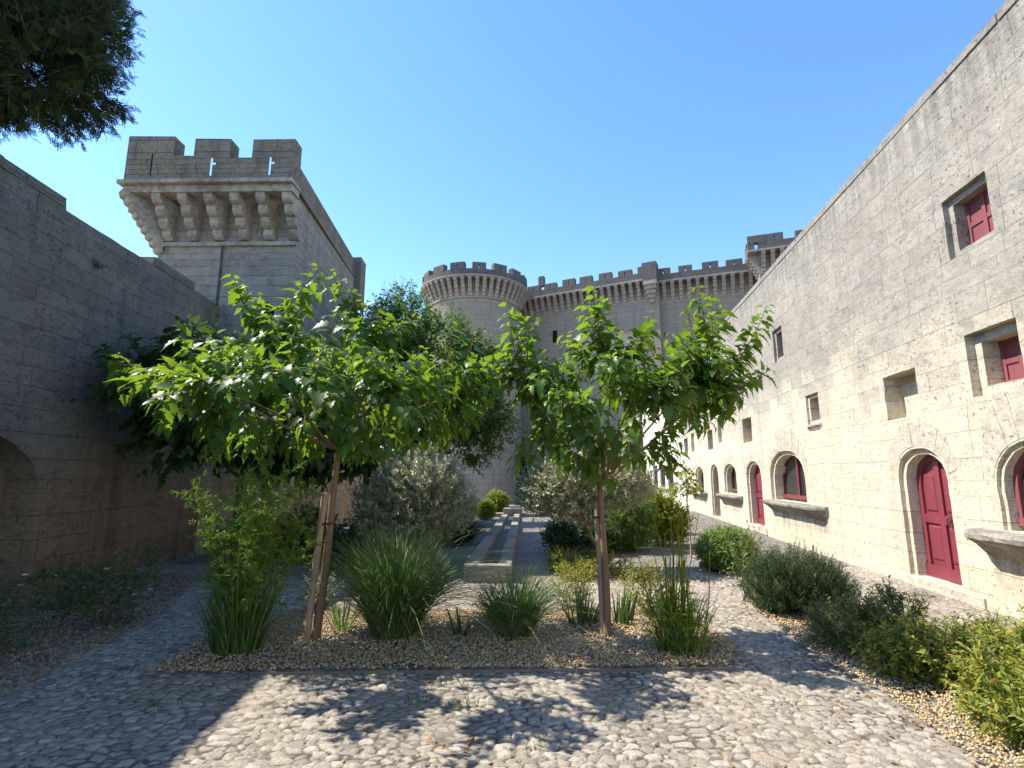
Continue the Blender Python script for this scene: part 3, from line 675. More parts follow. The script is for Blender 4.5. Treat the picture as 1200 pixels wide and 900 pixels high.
def door(name, l, s0, s1, z0, zt, wd, mat, handle=None, label=None):
    l2 = inset(l, .06, False); lo = [(s, z) for s, z in l2]
    mb = MB(); mb.prism(lo, wd + .03, wd + .07, MR)
    li = inset(lo, .11, True); mb.ring(lo, li, wd, wd + .03, MR)
    a = min(p[0] for p in li); b = max(p[0] for p in li); c = (a + b) / 2; zm = z0 + (zt - z0) * .42
    mb.box((c - .055, wd + .001, z0 + .12), (c + .055, wd + .03, zt - .2), MR); mb.box((a - .01, wd + .002, zm), (b + .01, wd + .03, zm + .12), MR)
    mb.box((a - .1, wd - .018, z0), (b + .1, wd + .03, z0 + .17), MR)
    for (p, q) in ((a + .03, c - .085), (c + .085, b - .03)):
        for (r0, r1) in ((z0 + .24, zm - .035), (zm + .155, zt - .36)):
            x = [MR(p, wd + .03, r0), MR(q, wd + .03, r0), MR(q, wd + .03, r1), MR(p, wd + .03, r1)]
            y = [MR(p + .03, wd + .012, r0 + .03), MR(q - .03, wd + .012, r0 + .03), MR(q - .03, wd + .012, r1 - .03), MR(p + .03, wd + .012, r1 - .03)]
            mb.poly(y)
            for i in range(4): mb.poly([x[i], x[(i + 1) % 4], y[(i + 1) % 4], y[i]])
    d = mb.build(name, mat, bld)
    if label: d['label'] = label
    if handle:
        hm = MB(); hs, hz = handle
        ring = [MR(hs + .055 * math.cos(t), wd - .02 - .012 * math.sin(t), hz - .05 + .055 * math.sin(t)) for t in np.linspace(0, 6.2832, 17)]
        hm.tube(ring, .008, 6, cap=False)
        hm.prism([(hs + .035 * math.cos(t), hz + .035 * math.sin(t)) for t in np.linspace(0, 6.2832, 11)[:-1]], wd - .008, wd + .001, MR); hm.tube([MR(hs, wd, hz), MR(hs, wd - .035, hz)], .012, 6)
        hm.tube([MR(hs - .13, wd - .004, hz - .02), MR(hs - .13, wd + .003, hz - .02)], .016, 8)
        hm.build('handle', M_iron, d)
    return d
door('door', A2, 7.14, 8.24, .15, 1.97, .20, M_red, (7.5, 1.0), 'nearest red panelled door with iron ring handle')
door('door', A4, 14.66, 16.0, .19, 1.98, .2, M_red, (15.1, 1.05), 'farther red panelled door')
door('door', A6, 19.42, 20.62, .06, 1.98, .36, M_brown, None, 'narrow dark brown door')
def window(l, wd, mat, mull=1, label=None, t=.065, sash=True):
    lo = inset(l, .05, True)
    mb = MB(); li = inset(lo, t, True); mb.ring(lo, li, wd, wd + .07, MR)
    a = min(p[0] for p in li); b = max(p[0] for p in li); z0 = min(p[1] for p in lo); z1 = max(p[1] for p in lo)
    fr = mb
    w = bpy.data.objects.new('window', None)
    for k in range(1, mull + 1):
        c = a + (b - a) * k / (mull + 1); fr.box((c - .045, wd - .012, z0 + .03), (c + .045, wd + .05, z1 - .04), MR)
    fr.box((a - .04, wd - .02, z0), (b + .04, wd + .06, z0 + .09), MR)
    f = fr.build('window', mat, bld)
    p = MB(); p.prism(li, wd + .045, wd + .055, MR); p.build('pane', M_glass, f)
    if label: f['label'] = label
    return f
window(A1, .27, M_red, 1, 'large arched window with a red frame and two casements'); window(A3, .13, M_shutter, 1, 'arched window at the right edge with dark frame')
window(A5, .22, M_brown, 0); window(A7, .22, M_brown, 0)
for a, b in ((36, 38.3), (32.6, 34.8), (29.5, 31.5)): window(rect(a, b, .8, 2.2), .1, M_brown, 1)
window(arch(40.7, 42.3, .5, 1.6, 1.95), .15, M_brown, 0)
def shutter(s0, s1, z0, z1, w, label=None):
    mb = MB(); mb.box((s0, w, z0), (s1, w + .03, z1), MR); c = (s0 + s1) / 2; m = (z0 + z1) / 2
    for p, q in ((s0 + .001, s0 + .06), (c - .03, c + .03), (s1 - .06, s1 - .001)): mb.box((p, w - .018, z0 + .002), (q, w, z1 - .002), MR)
    for r in (z0 + .001, m - .03, z1 - .061): mb.box((s0 + .003, w - .015, r), (s1 - .003, w, r + .06), MR)
    o = mb.build('shutter', M_shutter, bld)
    if label: o['label'] = label
shutter(5.82, 6.42, 4.39, 5.05, .22, 'faded red wooden shutter high up in the wall'); shutter(5.78, 6.34, 2.65, 3.2, .30, 'faded red shutter deep in its square niche')
shutter(10.77, 11.26, 2.7, 3.21, .25); shutter(12.39, 12.84, 4.42, 5.06, .26)
mb = MB(); mb.box((19.9, .3, 2.54), (20.72, .34, 3.28), MR); mb.build('window_panel', M_shutter, bld); mb = MB(); mb.box((24.8, .3, 2.53), (25.75, .34, 3.3), MR); mb.build('window_panel', M_brown, bld)
def sill(s0, s1, zt, zb, out, taper=.25):
    mb = MB(); n = max(6, int((s1 - s0) / .12)); prof = [(0, 0), (.12, .05), (.55, .45), (.9, .66), (1.0, .74), (1.02, .9), (.93, 1.0), (0, 1.03)]
    rows = []
    for i in range(n + 1):
        f = i / n; e = min(1, min(f, 1 - f) * (s1 - s0) / taper) ; e = math.sqrt(max(e, .0)); e = .25 + .75 * e
        s = s0 + (s1 - s0) * f
        rows.append([MR(s, -out * p * e + .0 + random.uniform(-.006, .006) + (.01 if p == 0 else 0), zt - (zt - zb) * (1 - q) * (.55 + .45 * e) + random.uniform(-.006, .006)) for p, q in prof])
    for i in range(n):
        for k in range(len(prof) - 1): mb.poly([rows[i][k], rows[i + 1][k], rows[i + 1][k + 1], rows[i][k + 1]])
    for r in (rows[0], rows[-1]): mb.poly(r)
    mb.build('sill', M_sill, bld, merge=True)
sill(10.75, 14.1, .96, .68, .26); sill(4.4, 6.72, .95, .64, .3); sill(16.5, 19.2, .94, .68, .24); sill(21.3, 24.4, .88, .66, .24); sill(28.4, 40.5, .8, .64, .22)
sill(10.66, 11.36, 2.62, 2.5, .05, .05)
mb = MB(); mb.box((6.75, -.02, .0), (8.5, .45, .147), MR, jit=.012); mb.build('threshold', M_surround, bld, bevel=.015, merge=True)
mb = MB(); mb.box((14.5, -.03, .0), (16.2, .45, .187), MR, jit=.008); mb.build('threshold', M_surround, bld, bevel=.015, merge=True)
mb = MB()
def voussoirs(mb, s0, s1, zs, zt, ztop, n, gap=.004, e=2.3, spread=1.0):
    c = (s0 + s1) / 2; h = (s1 - s0) / 2
    def pt(a, k):
        x, y = math.cos(a), math.sin(a)
        ex = c + (h + .03) * math.copysign(abs(x) ** (2 / e), x); ez = zs + (zt + .03 - zs) * abs(y) ** (2 / e)
        ox = c + (h + .22 * spread) * math.copysign(abs(x) ** (2 / e), x) * 1.0; oz = zs + (ztop - zs) * abs(y) ** (2 / e)
        return (ex + (ox - ex) * k, ez + (oz - ez) * k)
    for i in range(n):
        a0 = math.pi * (.04 + .92 * i / n) + gap; a1 = math.pi * (.04 + .92 * (i + 1) / n) - gap; kk = random.uniform(.86, 1.04)
        am = (a0 + a1) / 2
        loop = [pt(a0, 0), pt(am, 0), pt(a1, 0), pt(a1, kk), pt(am, kk), pt(a0, kk)]
        mb.prism(loop, -.002 - random.uniform(0, .006), .004, MR)
for (l, zt, n) in (((11.74, 13.95, 1.45, 2.17), 2.72, 17), ((7.14, 8.24, 1.52, 1.97), 2.38, 11), ((4.75, 6.3, 1.45, 1.99), 2.6, 11), ((14.66, 16.0, 1.5, 1.98), 2.3, 11), ((17.1, 18.6, 1.5, 1.95), 2.3, 11), ((21.9, 23.42, 1.5, 1.93), 2.3, 9)):
    voussoirs(mb, l[0], l[1], l[2], l[3], zt, n)
mb.build('arch_stones', M_surround, bld)

# ================================================================== LEFT WALL
def ML(s, w, z): return (-5.98 - .0678 * s - .9977 * w, .9977 * s - .0678 * w, z)
lw = thing('courtyard_wall', 'tall shaded grey stone wall with a blind arch and stepped top on the left', 'wall', ML(6, 0, 0))
tp = [(10.98, 5.3), (10.2, 5.3), (10.2, 5.4), (8.68, 5.4), (8.66, 5.27), (7.36, 5.27), (7.34, 5.4), (6.7, 5.29), (6.68, 5.41), (2, 5.45), (-4, 5.45)]
tp = [(10.98, 5.28), (10.0, 5.3), (9.98, 5.4), (8.68, 5.41), (8.66, 5.29), (7.1, 5.27), (6.72, 5.28), (6.7, 5.40), (2, 5.45), (-4, 5.45)]
tp = jitter(tp, .25, .008, False)
outl = [(-4, -.3), (10.98, -.3)] + tp
mb = MB()
wallface(mb, outl, [dict(loop=jl(arch(3.6, 6.98, -.2, 1.35, 2.22, 20, 2.1), .008), depth=.42)], ML)
for i in range(len(tp) - 1):
    (a, za), (b, zb) = tp[i], tp[i + 1]; mb.poly([ML(a, 0, za), ML(b, 0, zb), ML(b, 1.1, zb), ML(a, 1.1, za)], [(a, 0), (b, 0), (b, 1.1), (a, 1.1)])
mb.poly([ML(-4, 1.1, -.3), ML(10.98, 1.1, -.3), ML(10.98, 1.1, 5.3), ML(-4, 1.1, 5.45)])
mb.build('wall_body', M_left, lw)
mb = MB()
for a, b, z in ((-4, 6.68, 5.43), (8.7, 9.96, 5.405)):
    n = int((b - a) / .9) or 1
    for k in range(n):
        p = a + (b - a) * k / n; q = a + (b - a) * (k + 1) / n - .012
        zz = z + (.02 if p < 3 else 0) - .02
        mb.box((p, -.012 + random.uniform(-.008, .004), zz - .1), (q + .008, 1.12, zz + .04 + random.uniform(-.015, .015)), ML, jit=.005)
mb.build('coping', M_left, lw)

# ================================================================== SQUARE TOWER
tw = thing('square_tower', 'square stone tower with battlements on stepped corbels behind the left trees', 'tower', (-6.8, 13.5, 0))
FL, FR, BR, BL = (-8.27, 11.0), (-5.12, 11.0), (-5.47, 16.2), (-8.62, 16.2)
mb = MB()
def MT(x, w, z): return (x, 11.0 + w, z)
wallface(mb, [(-8.27, -.5), (-5.12, -.5), (-5.12, 7.9), (-8.27, 7.9)], [dict(loop=arch(-5.85, -5.5, 4.75, 5.2, 5.38), depth=.4, bmi=1)], MT)
def vface(p, q, z0, z1, mb=mb, mi=0, du=0):
    L = math.hypot(q[0] - p[0], q[1] - p[1]); mb.poly([(*p, z0), (*q, z0), (*q, z1), (*p, z1)], [(du, z0), (du + L, z0), (du + L, z1), (du, z1)], mi)
vface(FR, BR, -.5, 7.9, du=.4); vface(BR, BL, -.5, 7.9); vface(BL, FL, -.5, 7.9); mb.poly([(-8.27, 11, 7.9), (-5.12, 11, 7.9), (*BR, 7.9), (*BL, 7.9)])
mb.build('tower_body', [M_tower, M_dark], tw)
# parapet, with see-through arrow slits
def cren(mb, prof, slits, M, th):
    hs = [dict(loop=l, depth=th, inner=li, back=False) for l, li in slits]
    wallface(mb, prof, hs, M)
    flat = [prof] + [li for _, li in slits]; pts = [p for l in flat for p in l]
    for q in tessellate_polygon([[Vector((a, b, 0)) for a, b in l] for l in flat]): mb.poly([M(pts[i][0], th, pts[i][1]) for i in q], [pts[i] for i in q])
    n = len(prof)
    for i in range(n):
        a, b = prof[i], prof[(i + 1) % n]; mb.poly([M(*[a[0], 0, a[1]]), M(b[0], 0, b[1]), M(b[0], th, b[1]), M(a[0], th, a[1])])
def MP(x, w, z): return (x, 10.3 + w, z)
prof = [(-8.72, 7.93), (-4.98, 7.93), (-4.98, 8.9), (-5.92, 8.9), (-5.92, 8.46), (-6.42, 8.47), (-6.42, 8.92), (-7.22, 8.94), (-7.22, 8.52), (-7.68, 8.54), (-7.68, 9.0), (-8.72, 9.02)]
slits = []
for x in (-6.80, -5.50):
    slits.append(([(x - .02, 8.04), (x + .02, 8.04), (x + .02, 8.30), (x + .09, 8.30), (x + .09, 8.345), (x + .02, 8.345), (x + .02, 8.46), (x - .02, 8.46)],
                  [(x - .62, 7.96), (x + .1, 7.96), (x + .1, 8.30), (x + .2, 8.30), (x + .2, 8.72), (x + .1, 8.74), (x - .1, 8.8), (x - .62, 8.8)]))
mb = MB(); cren(mb, prof, slits, MP, .34)
mb.box((-8.72, 10.64, 7.93), (-8.4, 16.2, 8.5)); mb.box((-8.72, 13.0, 8.502), (-8.4, 14.2, 8.95))
mb.hexa([(-5.3, 10.642, 7.9), (-5.01, 10.642, 7.9), (-5.44, 16.0, 7.9), (-5.8, 16.0, 7.9), (-5.3, 10.642, 8.46), (-5.01, 10.642, 8.46), (-5.44, 16.0, 8.47), (-5.8, 16.0, 8.47)])
mb.hexa([(-8.6, 16.002, 7.0), (-5.25, 16.002, 7.0), (-5.28, 16.6, 7.0), (-8.6, 16.6, 7.0), (-8.6, 16.002, 8.62), (-5.25, 16.002, 8.62), (-5.28, 16.6, 8.62), (-8.6, 16.6, 8.62)])
mb.build('parapet', M_para, tw)
mb = MB(); mb.box((-8.155, 10.297, 8.06), (-8.125, 10.31, 8.58)); mb.build('arrow_slit', M_dark, tw)
mb = MB()
mb.box((-8.80, 10.22, 7.84), (-4.96, 10.72, 7.928), jit=.008)
mb.box((-8.72, 10.33, 7.68), (-4.985, 10.68, 7.838)); mb.box((-8.72, 10.7, 7.70), (-8.3, 16.2, 7.925))
mb.build('cornice', M_trim, tw)
mb = MB(); mb.box((-8.33, 10.93, 6.70), (-5.10, 10.998, 6.79), jit=.006); mb.build('string_course', M_trim, tw)
def corbelprof(out, z0, z1, n=4, bulge=1.0):
    pts = [(0, z0)]; dz = (z1 - z0) / n; dx = out / n
    for i in range(n):
        for k in range(5):
            a = k / 4 * math.pi / 2; pts.append((dx * i + dx * math.sin(a) * 1.05, z0 + dz * i + dz * .72 * (1 - math.cos(a))))
        pts.append((dx * (i + 1) * 1.02, z0 + dz * (i + 1)))
    pts.append((0, z1)); return pts
def corbelmb(out, z0, z1, wd, o, fx, sx, n=4, jit=.008):
    """o: base point on wall, fx: outward dir, sx: sideways dir"""
    mb = MB(); p = corbelprof(out, z0, z1, n)
    def M(s, w, z): return (o[0] + fx[0] * s + sx[0] * w, o[1] + fx[1] * s + sx[1] * w, z)
    mb.prism([(a + random.uniform(-jit, jit), b) for a, b in p], -wd / 2, wd / 2, M); return mb
for k in range(6):
    x = -5.13 - k * .578; corbelmb(.62, 6.82, 7.69, .2, (x, 11.0), (0, -1), (1, 0)).build('corbel', M_trim, tw)
corbelmb(.85, 6.55, 7.72, .3, (-8.25, 11.02), (-.6, -.8), (.8, -.6), 9).build('corbel', M_trim, tw)
for k in range(6): corbelmb(.44, 6.5, 7.72, .28, (-8.28 - k * .055, 11.35 + k * .85), (-1, 0), (0, 1), 9).build('corbel', M_trim, tw)
mb = MB(); mb.tube([(-6.78, 10.95, 6.8), (-6.78, 10.97, 6.1), (-6.80, 10.97, 5.0), (-6.80, 10.97, 2.0)], .022, 6); mb.build('cable', M_iron, tw)

# ================================================================== CASTLE
def mesh_of(mb, name, mats): o = mb.build(name, mats); me = o.data; bpy.data.objects.remove(o); return me
ccorb = mesh_of(corbelmb(.85, -1.75, 0, .34, (0, 0), (0, -1), (1, 0), 5, 0), 'corbel', M_ctrim)
def merlonmb(w, h, th):
    mb = MB(); g = .04
    mb.box((-w / 2, 0, 0), (-g, th, h)); mb.box((g, 0, 0), (w / 2, th, h)); mb.box((-g, 0, h * .72), (g, th, h)); mb.box((-g, 0.3, 0), (g, th, h * .12)); return mb
cmer = mesh_of(merlonmb(1.42, .68, .55), 'merlon', M_castle_top)
def inst(name, me, loc, rz, parent):
    o = bpy.data.objects.new(name, me); C.objects.link(o); o.parent = parent; o.location = Vector(loc) - rootloc(parent); o.rotation_euler = (0, 0, rz); return o
rt = thing('round_tower', 'big round castle tower with crown of corbels and battlements in the distance', 'tower', (-5.0, 53, -1))
TX, TY, HT = -5.0, 53.0, 21.9
def lathe(mb, prof, n=64, mi=0):
    for i in range(n):
        a, b = 2 * math.pi * i / n, 2 * math.pi * (i + 1) / n
        for (r0, z0), (r1, z1) in zip(prof[:-1], prof[1:]):
            P = lambda r, t, z: (TX + r * math.cos(t), TY + r * math.sin(t), z)
            rr = 4.9; mb.poly([P(r0, a, z0), P(r0, b, z0), P(r1, b, z1), P(r1, a, z1)], [(rr * a, z0 + r0 * .3), (rr * b, z0 + r0 * .3), (rr * b, z1 + r1 * .3), (rr * a, z1 + r1 * .3)], mi)
mb = MB(); lathe(mb, [(5.35, -2), (5.1, 2), (4.9, 6), (4.86, HT - 1.4)]); mb.build('shaft', M_castle, rt, merge=True)
mb = MB(); lathe(mb, [(4.98, HT - 3.42), (4.98, HT - 3.25), (4.86, HT - 3.2)]); mb.build('string_course', M_ctrim, rt); mb = MB(); lathe(mb, [(4.86, HT - 1.5), (5.62, HT - 1.5), (5.74, HT - 1.42), (5.74, HT - 1.3), (5.6, HT - 1.28)]); mb.build('cornice', M_ctrim, rt)
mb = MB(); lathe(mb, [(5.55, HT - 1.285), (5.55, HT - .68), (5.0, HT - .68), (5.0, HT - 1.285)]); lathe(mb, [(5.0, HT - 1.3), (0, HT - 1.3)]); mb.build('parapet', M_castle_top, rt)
for k in range(48):
    t = 2 * math.pi * k / 48; inst('corbel', ccorb, (TX + 4.83 * math.cos(t), TY + 4.83 * math.sin(t), HT - 1.5), t + math.pi / 2, rt)
for k in range(16):
    t = 2 * math.pi * (k + .42) / 16; inst('merlon', cmer, (TX + 5.54 * math.cos(t), TY + 5.54 * math.sin(t), HT - .682), t + math.pi / 2, rt).scale = (random.uniform(.93, 1.04), 1, random.uniform(.88, 1.05))
def curtain(name, label, p, q, Ht, th, d_out=.0, ends=True, mat=M_castle, nm=None, sides=()):
    L = math.hypot(q[0] - p[0], q[1] - p[1]); t = ((q[0] - p[0]) / L, (q[1] - p[1]) / L); nn = (-t[1], t[0]); rz = math.atan2(t[1], t[0])
    def M(s, w, z): return (p[0] + t[0] * s + nn[0] * w, p[1] + t[1] * s + nn[1] * w, z)
    r = thing(name, label, 'wall' if name != 'corner_turret' else 'tower', M(L / 2, th / 2, -1))
    mb = MB(); mb.box((0, 0, -2), (L, th, Ht - 1.4), M); mb.build('wall_body', mat, r)
    mb = MB(); mb.box((-.05, -.88, Ht - 1.5), (L + .05, .1, Ht - 1.32), M); mb.build('cornice', M_ctrim, r); mb = MB(); mb.box((0, -.06, Ht - 3.4), (L, -.001, Ht - 3.25), M); mb.build('string_course', M_ctrim, r)
    mb = MB(); mb.box((0, -.8, Ht - 1.318), (L, -.25, Ht - .68), M); mb.build('parapet', M_castle_top, r)
    k = int(L / .74)
    for i in range(k): inst('corbel', ccorb, M((i + .5) * L / k, 0, Ht - 1.5), rz, r)
    k = nm or max(1, round(L / 2.1))
    for i in range(k): inst('merlon', cmer, M((i + .5) * L / k + random.uniform(-.08, .08), -.8, Ht - .678), rz, r).scale = (random.uniform(.9, 1.05), 1, random.uniform(.85, 1.06))
    return r, M, L
# curtain wall in two runs, the second set back
r1, MC1, L1 = curtain('curtain_wall', 'high castle curtain wall adjoining the round tower, with battlements on corbels', (-1.2, 56.4), (13.5, 49.4), 22.0, 3.0)
r2, MC2, L2 = curtain('curtain_wall', 'set back castle curtain wall between the pilaster and the corner turret', (13.2, 50.5), (23.6, 46.9), 21.9, 3.0)
mb = MB(); mb.box((L1 - 1.35, -.9, 20.45), (L1 + .05, .3, 22.3), MC1); mb.build('bartizan', M_castle_top, r1)
mb = MB()
for k in range(5): mb.box((L1 - 1.3 + .1 * k, -.9 + .17 * k, 20.44 - .42 * (k + 1)), (L1 + .02 - .1 * k, .2, 20.44 - .42 * k - .02), MC1)
mb.build('bracket', M_ctrim, r1)
mb = MB(); mb.box((L1 - 6.4, -.04, 14.6), (L1 - 5.8, .02, 15.9), MC1); mb.build('window', M_dark, r1)
mb = MB(); mb.box((5, -.04, 15.5), (5.5, .02, 16.8), MC1); mb.build('window', M_dark, r1)
mb = MB(); mb.box((3.6, -.55, 21.9), (4.2, .0, 23.0), MC1); mb.build('chimney', M_castle_top, r1)
r3, MC3, L3 = curtain('corner_turret', 'projecting castle corner turret rising above the right hand building', (21.4, 44.9), (28.5, 42.4), 22.75, 4.5, nm=3)
k = 5
for i in range(k): inst('corbel', ccorb, MC3(0, .3 + i * .8, 22.75 - 1.5), math.atan2(-2.5, 7.1) - math.pi / 2, r3)
mb = MB(); mb.box((-.85, -.8, 22.75 - 1.32), (-.3, 4, 22.75 - .68), MC3); mb.box((-.85, .9, 22.75 - .68), (-.3, 2.4, 22.75), MC3); mb.box((-.85, -.82, 22.75 - .678), (.6, -.26, 22.748), MC3); mb.build('side_parapet', M_castle_top, r3)
mb = MB(); mb.box((-.9, -.88, 22.75 - 1.5), (.0, 4, 22.75 - 1.325), MC3); mb.build('side_cornice', M_ctrim, r3)
gw = thing('gate_wall', 'grey stone end wall with dark archway at the far end of the courtyard', 'wall', (8, 45, -1))
def MG(x, w, z): return (x, 45.0 + w, z)
mb = MB(); wallface(mb, [(3.4, -1.5), (10.3, -1.5), (10.3, 5.2), (3.4, 5.2)], [dict(loop=arch(7.6, 10.1, -1.4, 1.1, 1.9), depth=.9, bmi=1), dict(loop=rect(5.6, 6.2, 2.4, 3.4), depth=.4, bmi=1)], MG)
mb.box((3.4, 46, -1.5), (10.3, 46.5, 5.2)); mb.poly([(3.4, 45, 5.2), (10.3, 45, 5.2), (10.3, 46, 5.2), (3.4, 46, 5.2)]); mb.poly([(3.4, 45, -1.5), (3.4, 46, -1.5), (3.4, 46, 5.2), (3.4, 45, 5.2)])
mb.build('wall_body', [M_castle, M_dark], gw)
mb = MB(); mb.box((7.2, 44.8, 2.2), (10.28, 44.998, 2.45)); mb.build('ledge', M_ctrim, gw)

# ================================================================== WATER TROUGH, LOW WALLS
tr = thing('water_channel', 'long raised stone water channel running back between the planting beds', 'channel', (-.5, 14, 0))
M_chan = masonry('channel_stone', (.39, .335, .26), (.29, .25, .195), course=1.0, length=1.4, joint=.0, mortar=.001, streak=.3, blotch=.45, blotchcol=(.2, .18, .15), pits=.9, bumps=.8)
def chx(side, y):   # outer edges taper slightly in plan
    f = (y - 8.15) / 12.2; l0, r0 = -.88 + f * .10, -.17 + f * .06
    return {'lo': l0, 'li': l0 + .225, 'ri': r0 - .2, 'ro': r0}[side]
def chz(y): return .275 - .17 * (y - 8.15) / 12.2
for nm_, a, b in (('l', 'lo', 'li'), ('r', 'ri', 'ro')):
    mb = MB(); y = 8.33
    while y < 20.2:
        e = min(y + random.uniform(.7, 1.25), 20.35); g = .014
        if 20.35 - e < .4: e = 20.35
        dz = random.uniform(-.022, .018)
        mb.hexa([(chx(a, y), y + g, -.05), (chx(b, y), y + g, -.05), (chx(b, e), e, -.05), (chx(a, e), e, -.05), (chx(a, y), y + g, chz(y) + dz), (chx(b, y), y + g, chz(y) + dz), (chx(b, e), e, chz(e) + dz), (chx(a, e), e, chz(e) + dz)])
        y = e
    mb.build('side_stones', M_chan, tr, bevel=.014)
mb = MB(); mb.box((chx('lo', 8.15), 8.13, -.05), (chx('ro', 8.15), 8.325, .262), jit=.006); mb.build('end_stone', M_chan, tr, bevel=.015, merge=True)
M_moss = plain('channel_moss', (.03, .04, .028), (.075, .08, .055), scale=5, rough=.5, spec=.4, bump=.4)
mb = MB(); mb.hexa([(-.67, 8.32, -.04), (-.36, 8.32, -.04), (-.3, 20.3, -.04), (-.56, 20.3, -.04), (-.67, 8.32, .12), (-.36, 8.32, .12), (-.3, 20.3, .035), (-.56, 20.3, .035)]); mb.build('channel_floor', M_moss, tr)
def stonewall(name, label, a, b, mat=M_chan, n=4):
    mb = MB(); 
    for k in range(n):
        x0 = a[0] + (b[0] - a[0]) * k / n; x1 = a[0] + (b[0] - a[0]) * (k + 1) / n - .01
        mb.box((x0, a[1], a[2]), (x1, b[1], b[2]), jit=.012)
    tag(mb.build(name, mat, bevel=.02), label, 'wall')
stonewall('low_wall', 'low dark stone wall across the far end of the water channel', (-1.75, 20.6, -.2), (1.15, 21.0, .12))
stonewall('low_wall', 'farthest low stone wall in front of the round tower base', (-2.2, 29.5, -1.2), (2.4, 30.0, -.2), n=5)
rw = MB(); rw.box((-6.3, 16.7, -.3), (-5.55, 24.5, 2.6)); tag(rw.build('rear_wall', M_tower), 'lower wall running back from the square tower behind the left shrubs', 'wall')
mb = MB(); mb.box((-.72, 20.45, .0), (-.02, 20.98, .33), jit=.02); mb.box((-.5, 20.6, .33), (-.1, 20.95, .43), jit=.03)
tag(mb.build('stone_block', M_chan, bevel=.03, merge=True), 'pale worn stone block standing at the far end of the water channel', 'stone block')
mb = MB(); mb.box((3.0, 9.15, -.05), (4.75, 9.35, .14), jit=.015); tag(mb.build('kerb_stone', M_sill, bevel=.015), 'worn stone kerb beside the round green bush on the right', 'kerb')

# ================================================================== TREES
def bez(a, b, c, n):
    t = np.linspace(0, 1, n)[:, None]; a, b, c = map(lambda q: np.array(q, float), (a, b, c)); return (1 - t) ** 2 * a + 2 * t * (1 - t) * b + t ** 2 * c
def mulberry(label, base, fork, limbs, tips, fill, cen, rad, rtrunk=.05, seed=1, group='young mulberry trees'):
    global RNG; RNG = np.random.default_rng(seed)
    root = thing('mulberry_tree', label, 'tree', base, group)
    mb = MB(); b = Vector(base); f = Vector(fork)
    pts = [b + (f - b) * t + Vector((math.sin(t * 5) * .012, math.cos(t * 4) * .01, 0)) for t in np.linspace(-.02, 1, 9)]
    mb.tube(pts, [rtrunk * (1.25 - .42 * t) for t in np.linspace(0, 1, 9)], 10)
    fo = Foliage(); limbpts = []
    for e in limbs:
        mid = (np.array(fork) + np.array(e)) / 2 + np.array([0, 0, RNG.uniform(-.12, .05)]) + rdir(1)[0] * .08
        P = bez(np.array(fork) + [0, 0, -.04], mid, e, 9); mb.tube(P, np.linspace(rtrunk * .5, .009, 9), 7); limbpts += list(P[2:])
    mb.build('trunk', M_bark, root, smooth=True)
    limbpts = np.array(limbpts + [np.array(fork), np.array(fork) + [0, 0, -.03]])
    T = [np.array(t, float) for t in tips]
    for k in range(22): T.append(np.array(fork) + np.array([RNG.normal(0, .42), RNG.normal(0, .35), RNG.uniform(.0, .55)]))
    # fill shoots in the crown volume
    d = rdir(fill, .25); r = RNG.uniform(.5, 1, fill) ** .6
    T += list(np.array(cen) + d * np.array(rad) * r[:, None])
    for i, tip in enumerate(T):
        listed = i < len(tips)
        dd = np.linalg.norm((limbpts - tip) * [1, 1, .8] , axis=1) + RNG.uniform(0, .25, len(limbpts)); bs = limbpts[np.argmin(dd)]
        L = np.linalg.norm(tip - bs)
        if L < .12: continue
        out = tip - np.array(cen); out[2] = 0; n_ = np.linalg.norm(out); out = out / n_ if n_ > .05 else np.array([0, 0, 0])
        mid = (bs + tip) / 2 + out * L * (.12 if listed else .05) - np.array([0, 0, .06 * L if tip[2] > bs[2] else -.2 * L])
        n = int(max(7, L / .0245)); P = bez(bs, mid, tip, n)
        fo.sticks(P[:-1], P[1:], np.linspace(.009, .004, n - 1), np.linspace(.0085, .003, n - 1), .5, 1)
        sd = nrm(np.gradient(P, axis=0)); ax = nrm(np.cross(sd, rdir(1)[0])); ay = np.cross(sd, ax)
        k0 = max(1, int(n * (.12 if L < .6 else .25))); idx = np.arange(k0, n); t = idx / (n - 1)
        ph = idx * 2.4 + RNG.uniform(0, 6); rad_ = ax[idx] * np.cos(ph)[:, None] + ay[idx] * np.sin(ph)[:, None]
        D = nrm(sd[idx] * .45 + rad_ * .9 + np.array([0, 0, -.62]) + rdir(len(idx)) * .25 + out * .35)
        S = RNG.uniform(.085, .175, len(idx))  * np.where(t > .88, .62, 1.0) * (1.0 if listed else .95)
        Q = P[idx] + nrm(rad_ + [0, 0, .2]) * .045
        fo.sticks(P[idx], Q, .002, .0015, .6, 1)
        Nn = nrm(np.array([0, 0, 1.0]) + rdir(len(idx)) * .55 + out * .3)
        var = np.clip(RNG.uniform(0, .8, len(idx)) + np.where(t > .85, .3, 0), 0, 1)
        fo.leaves('lobed', Q, D, Nn, S, var, 0, RNG.uniform(.85, 1.3, len(idx)))
    fo.build('crown', [M_mul, M_twig], root); return root
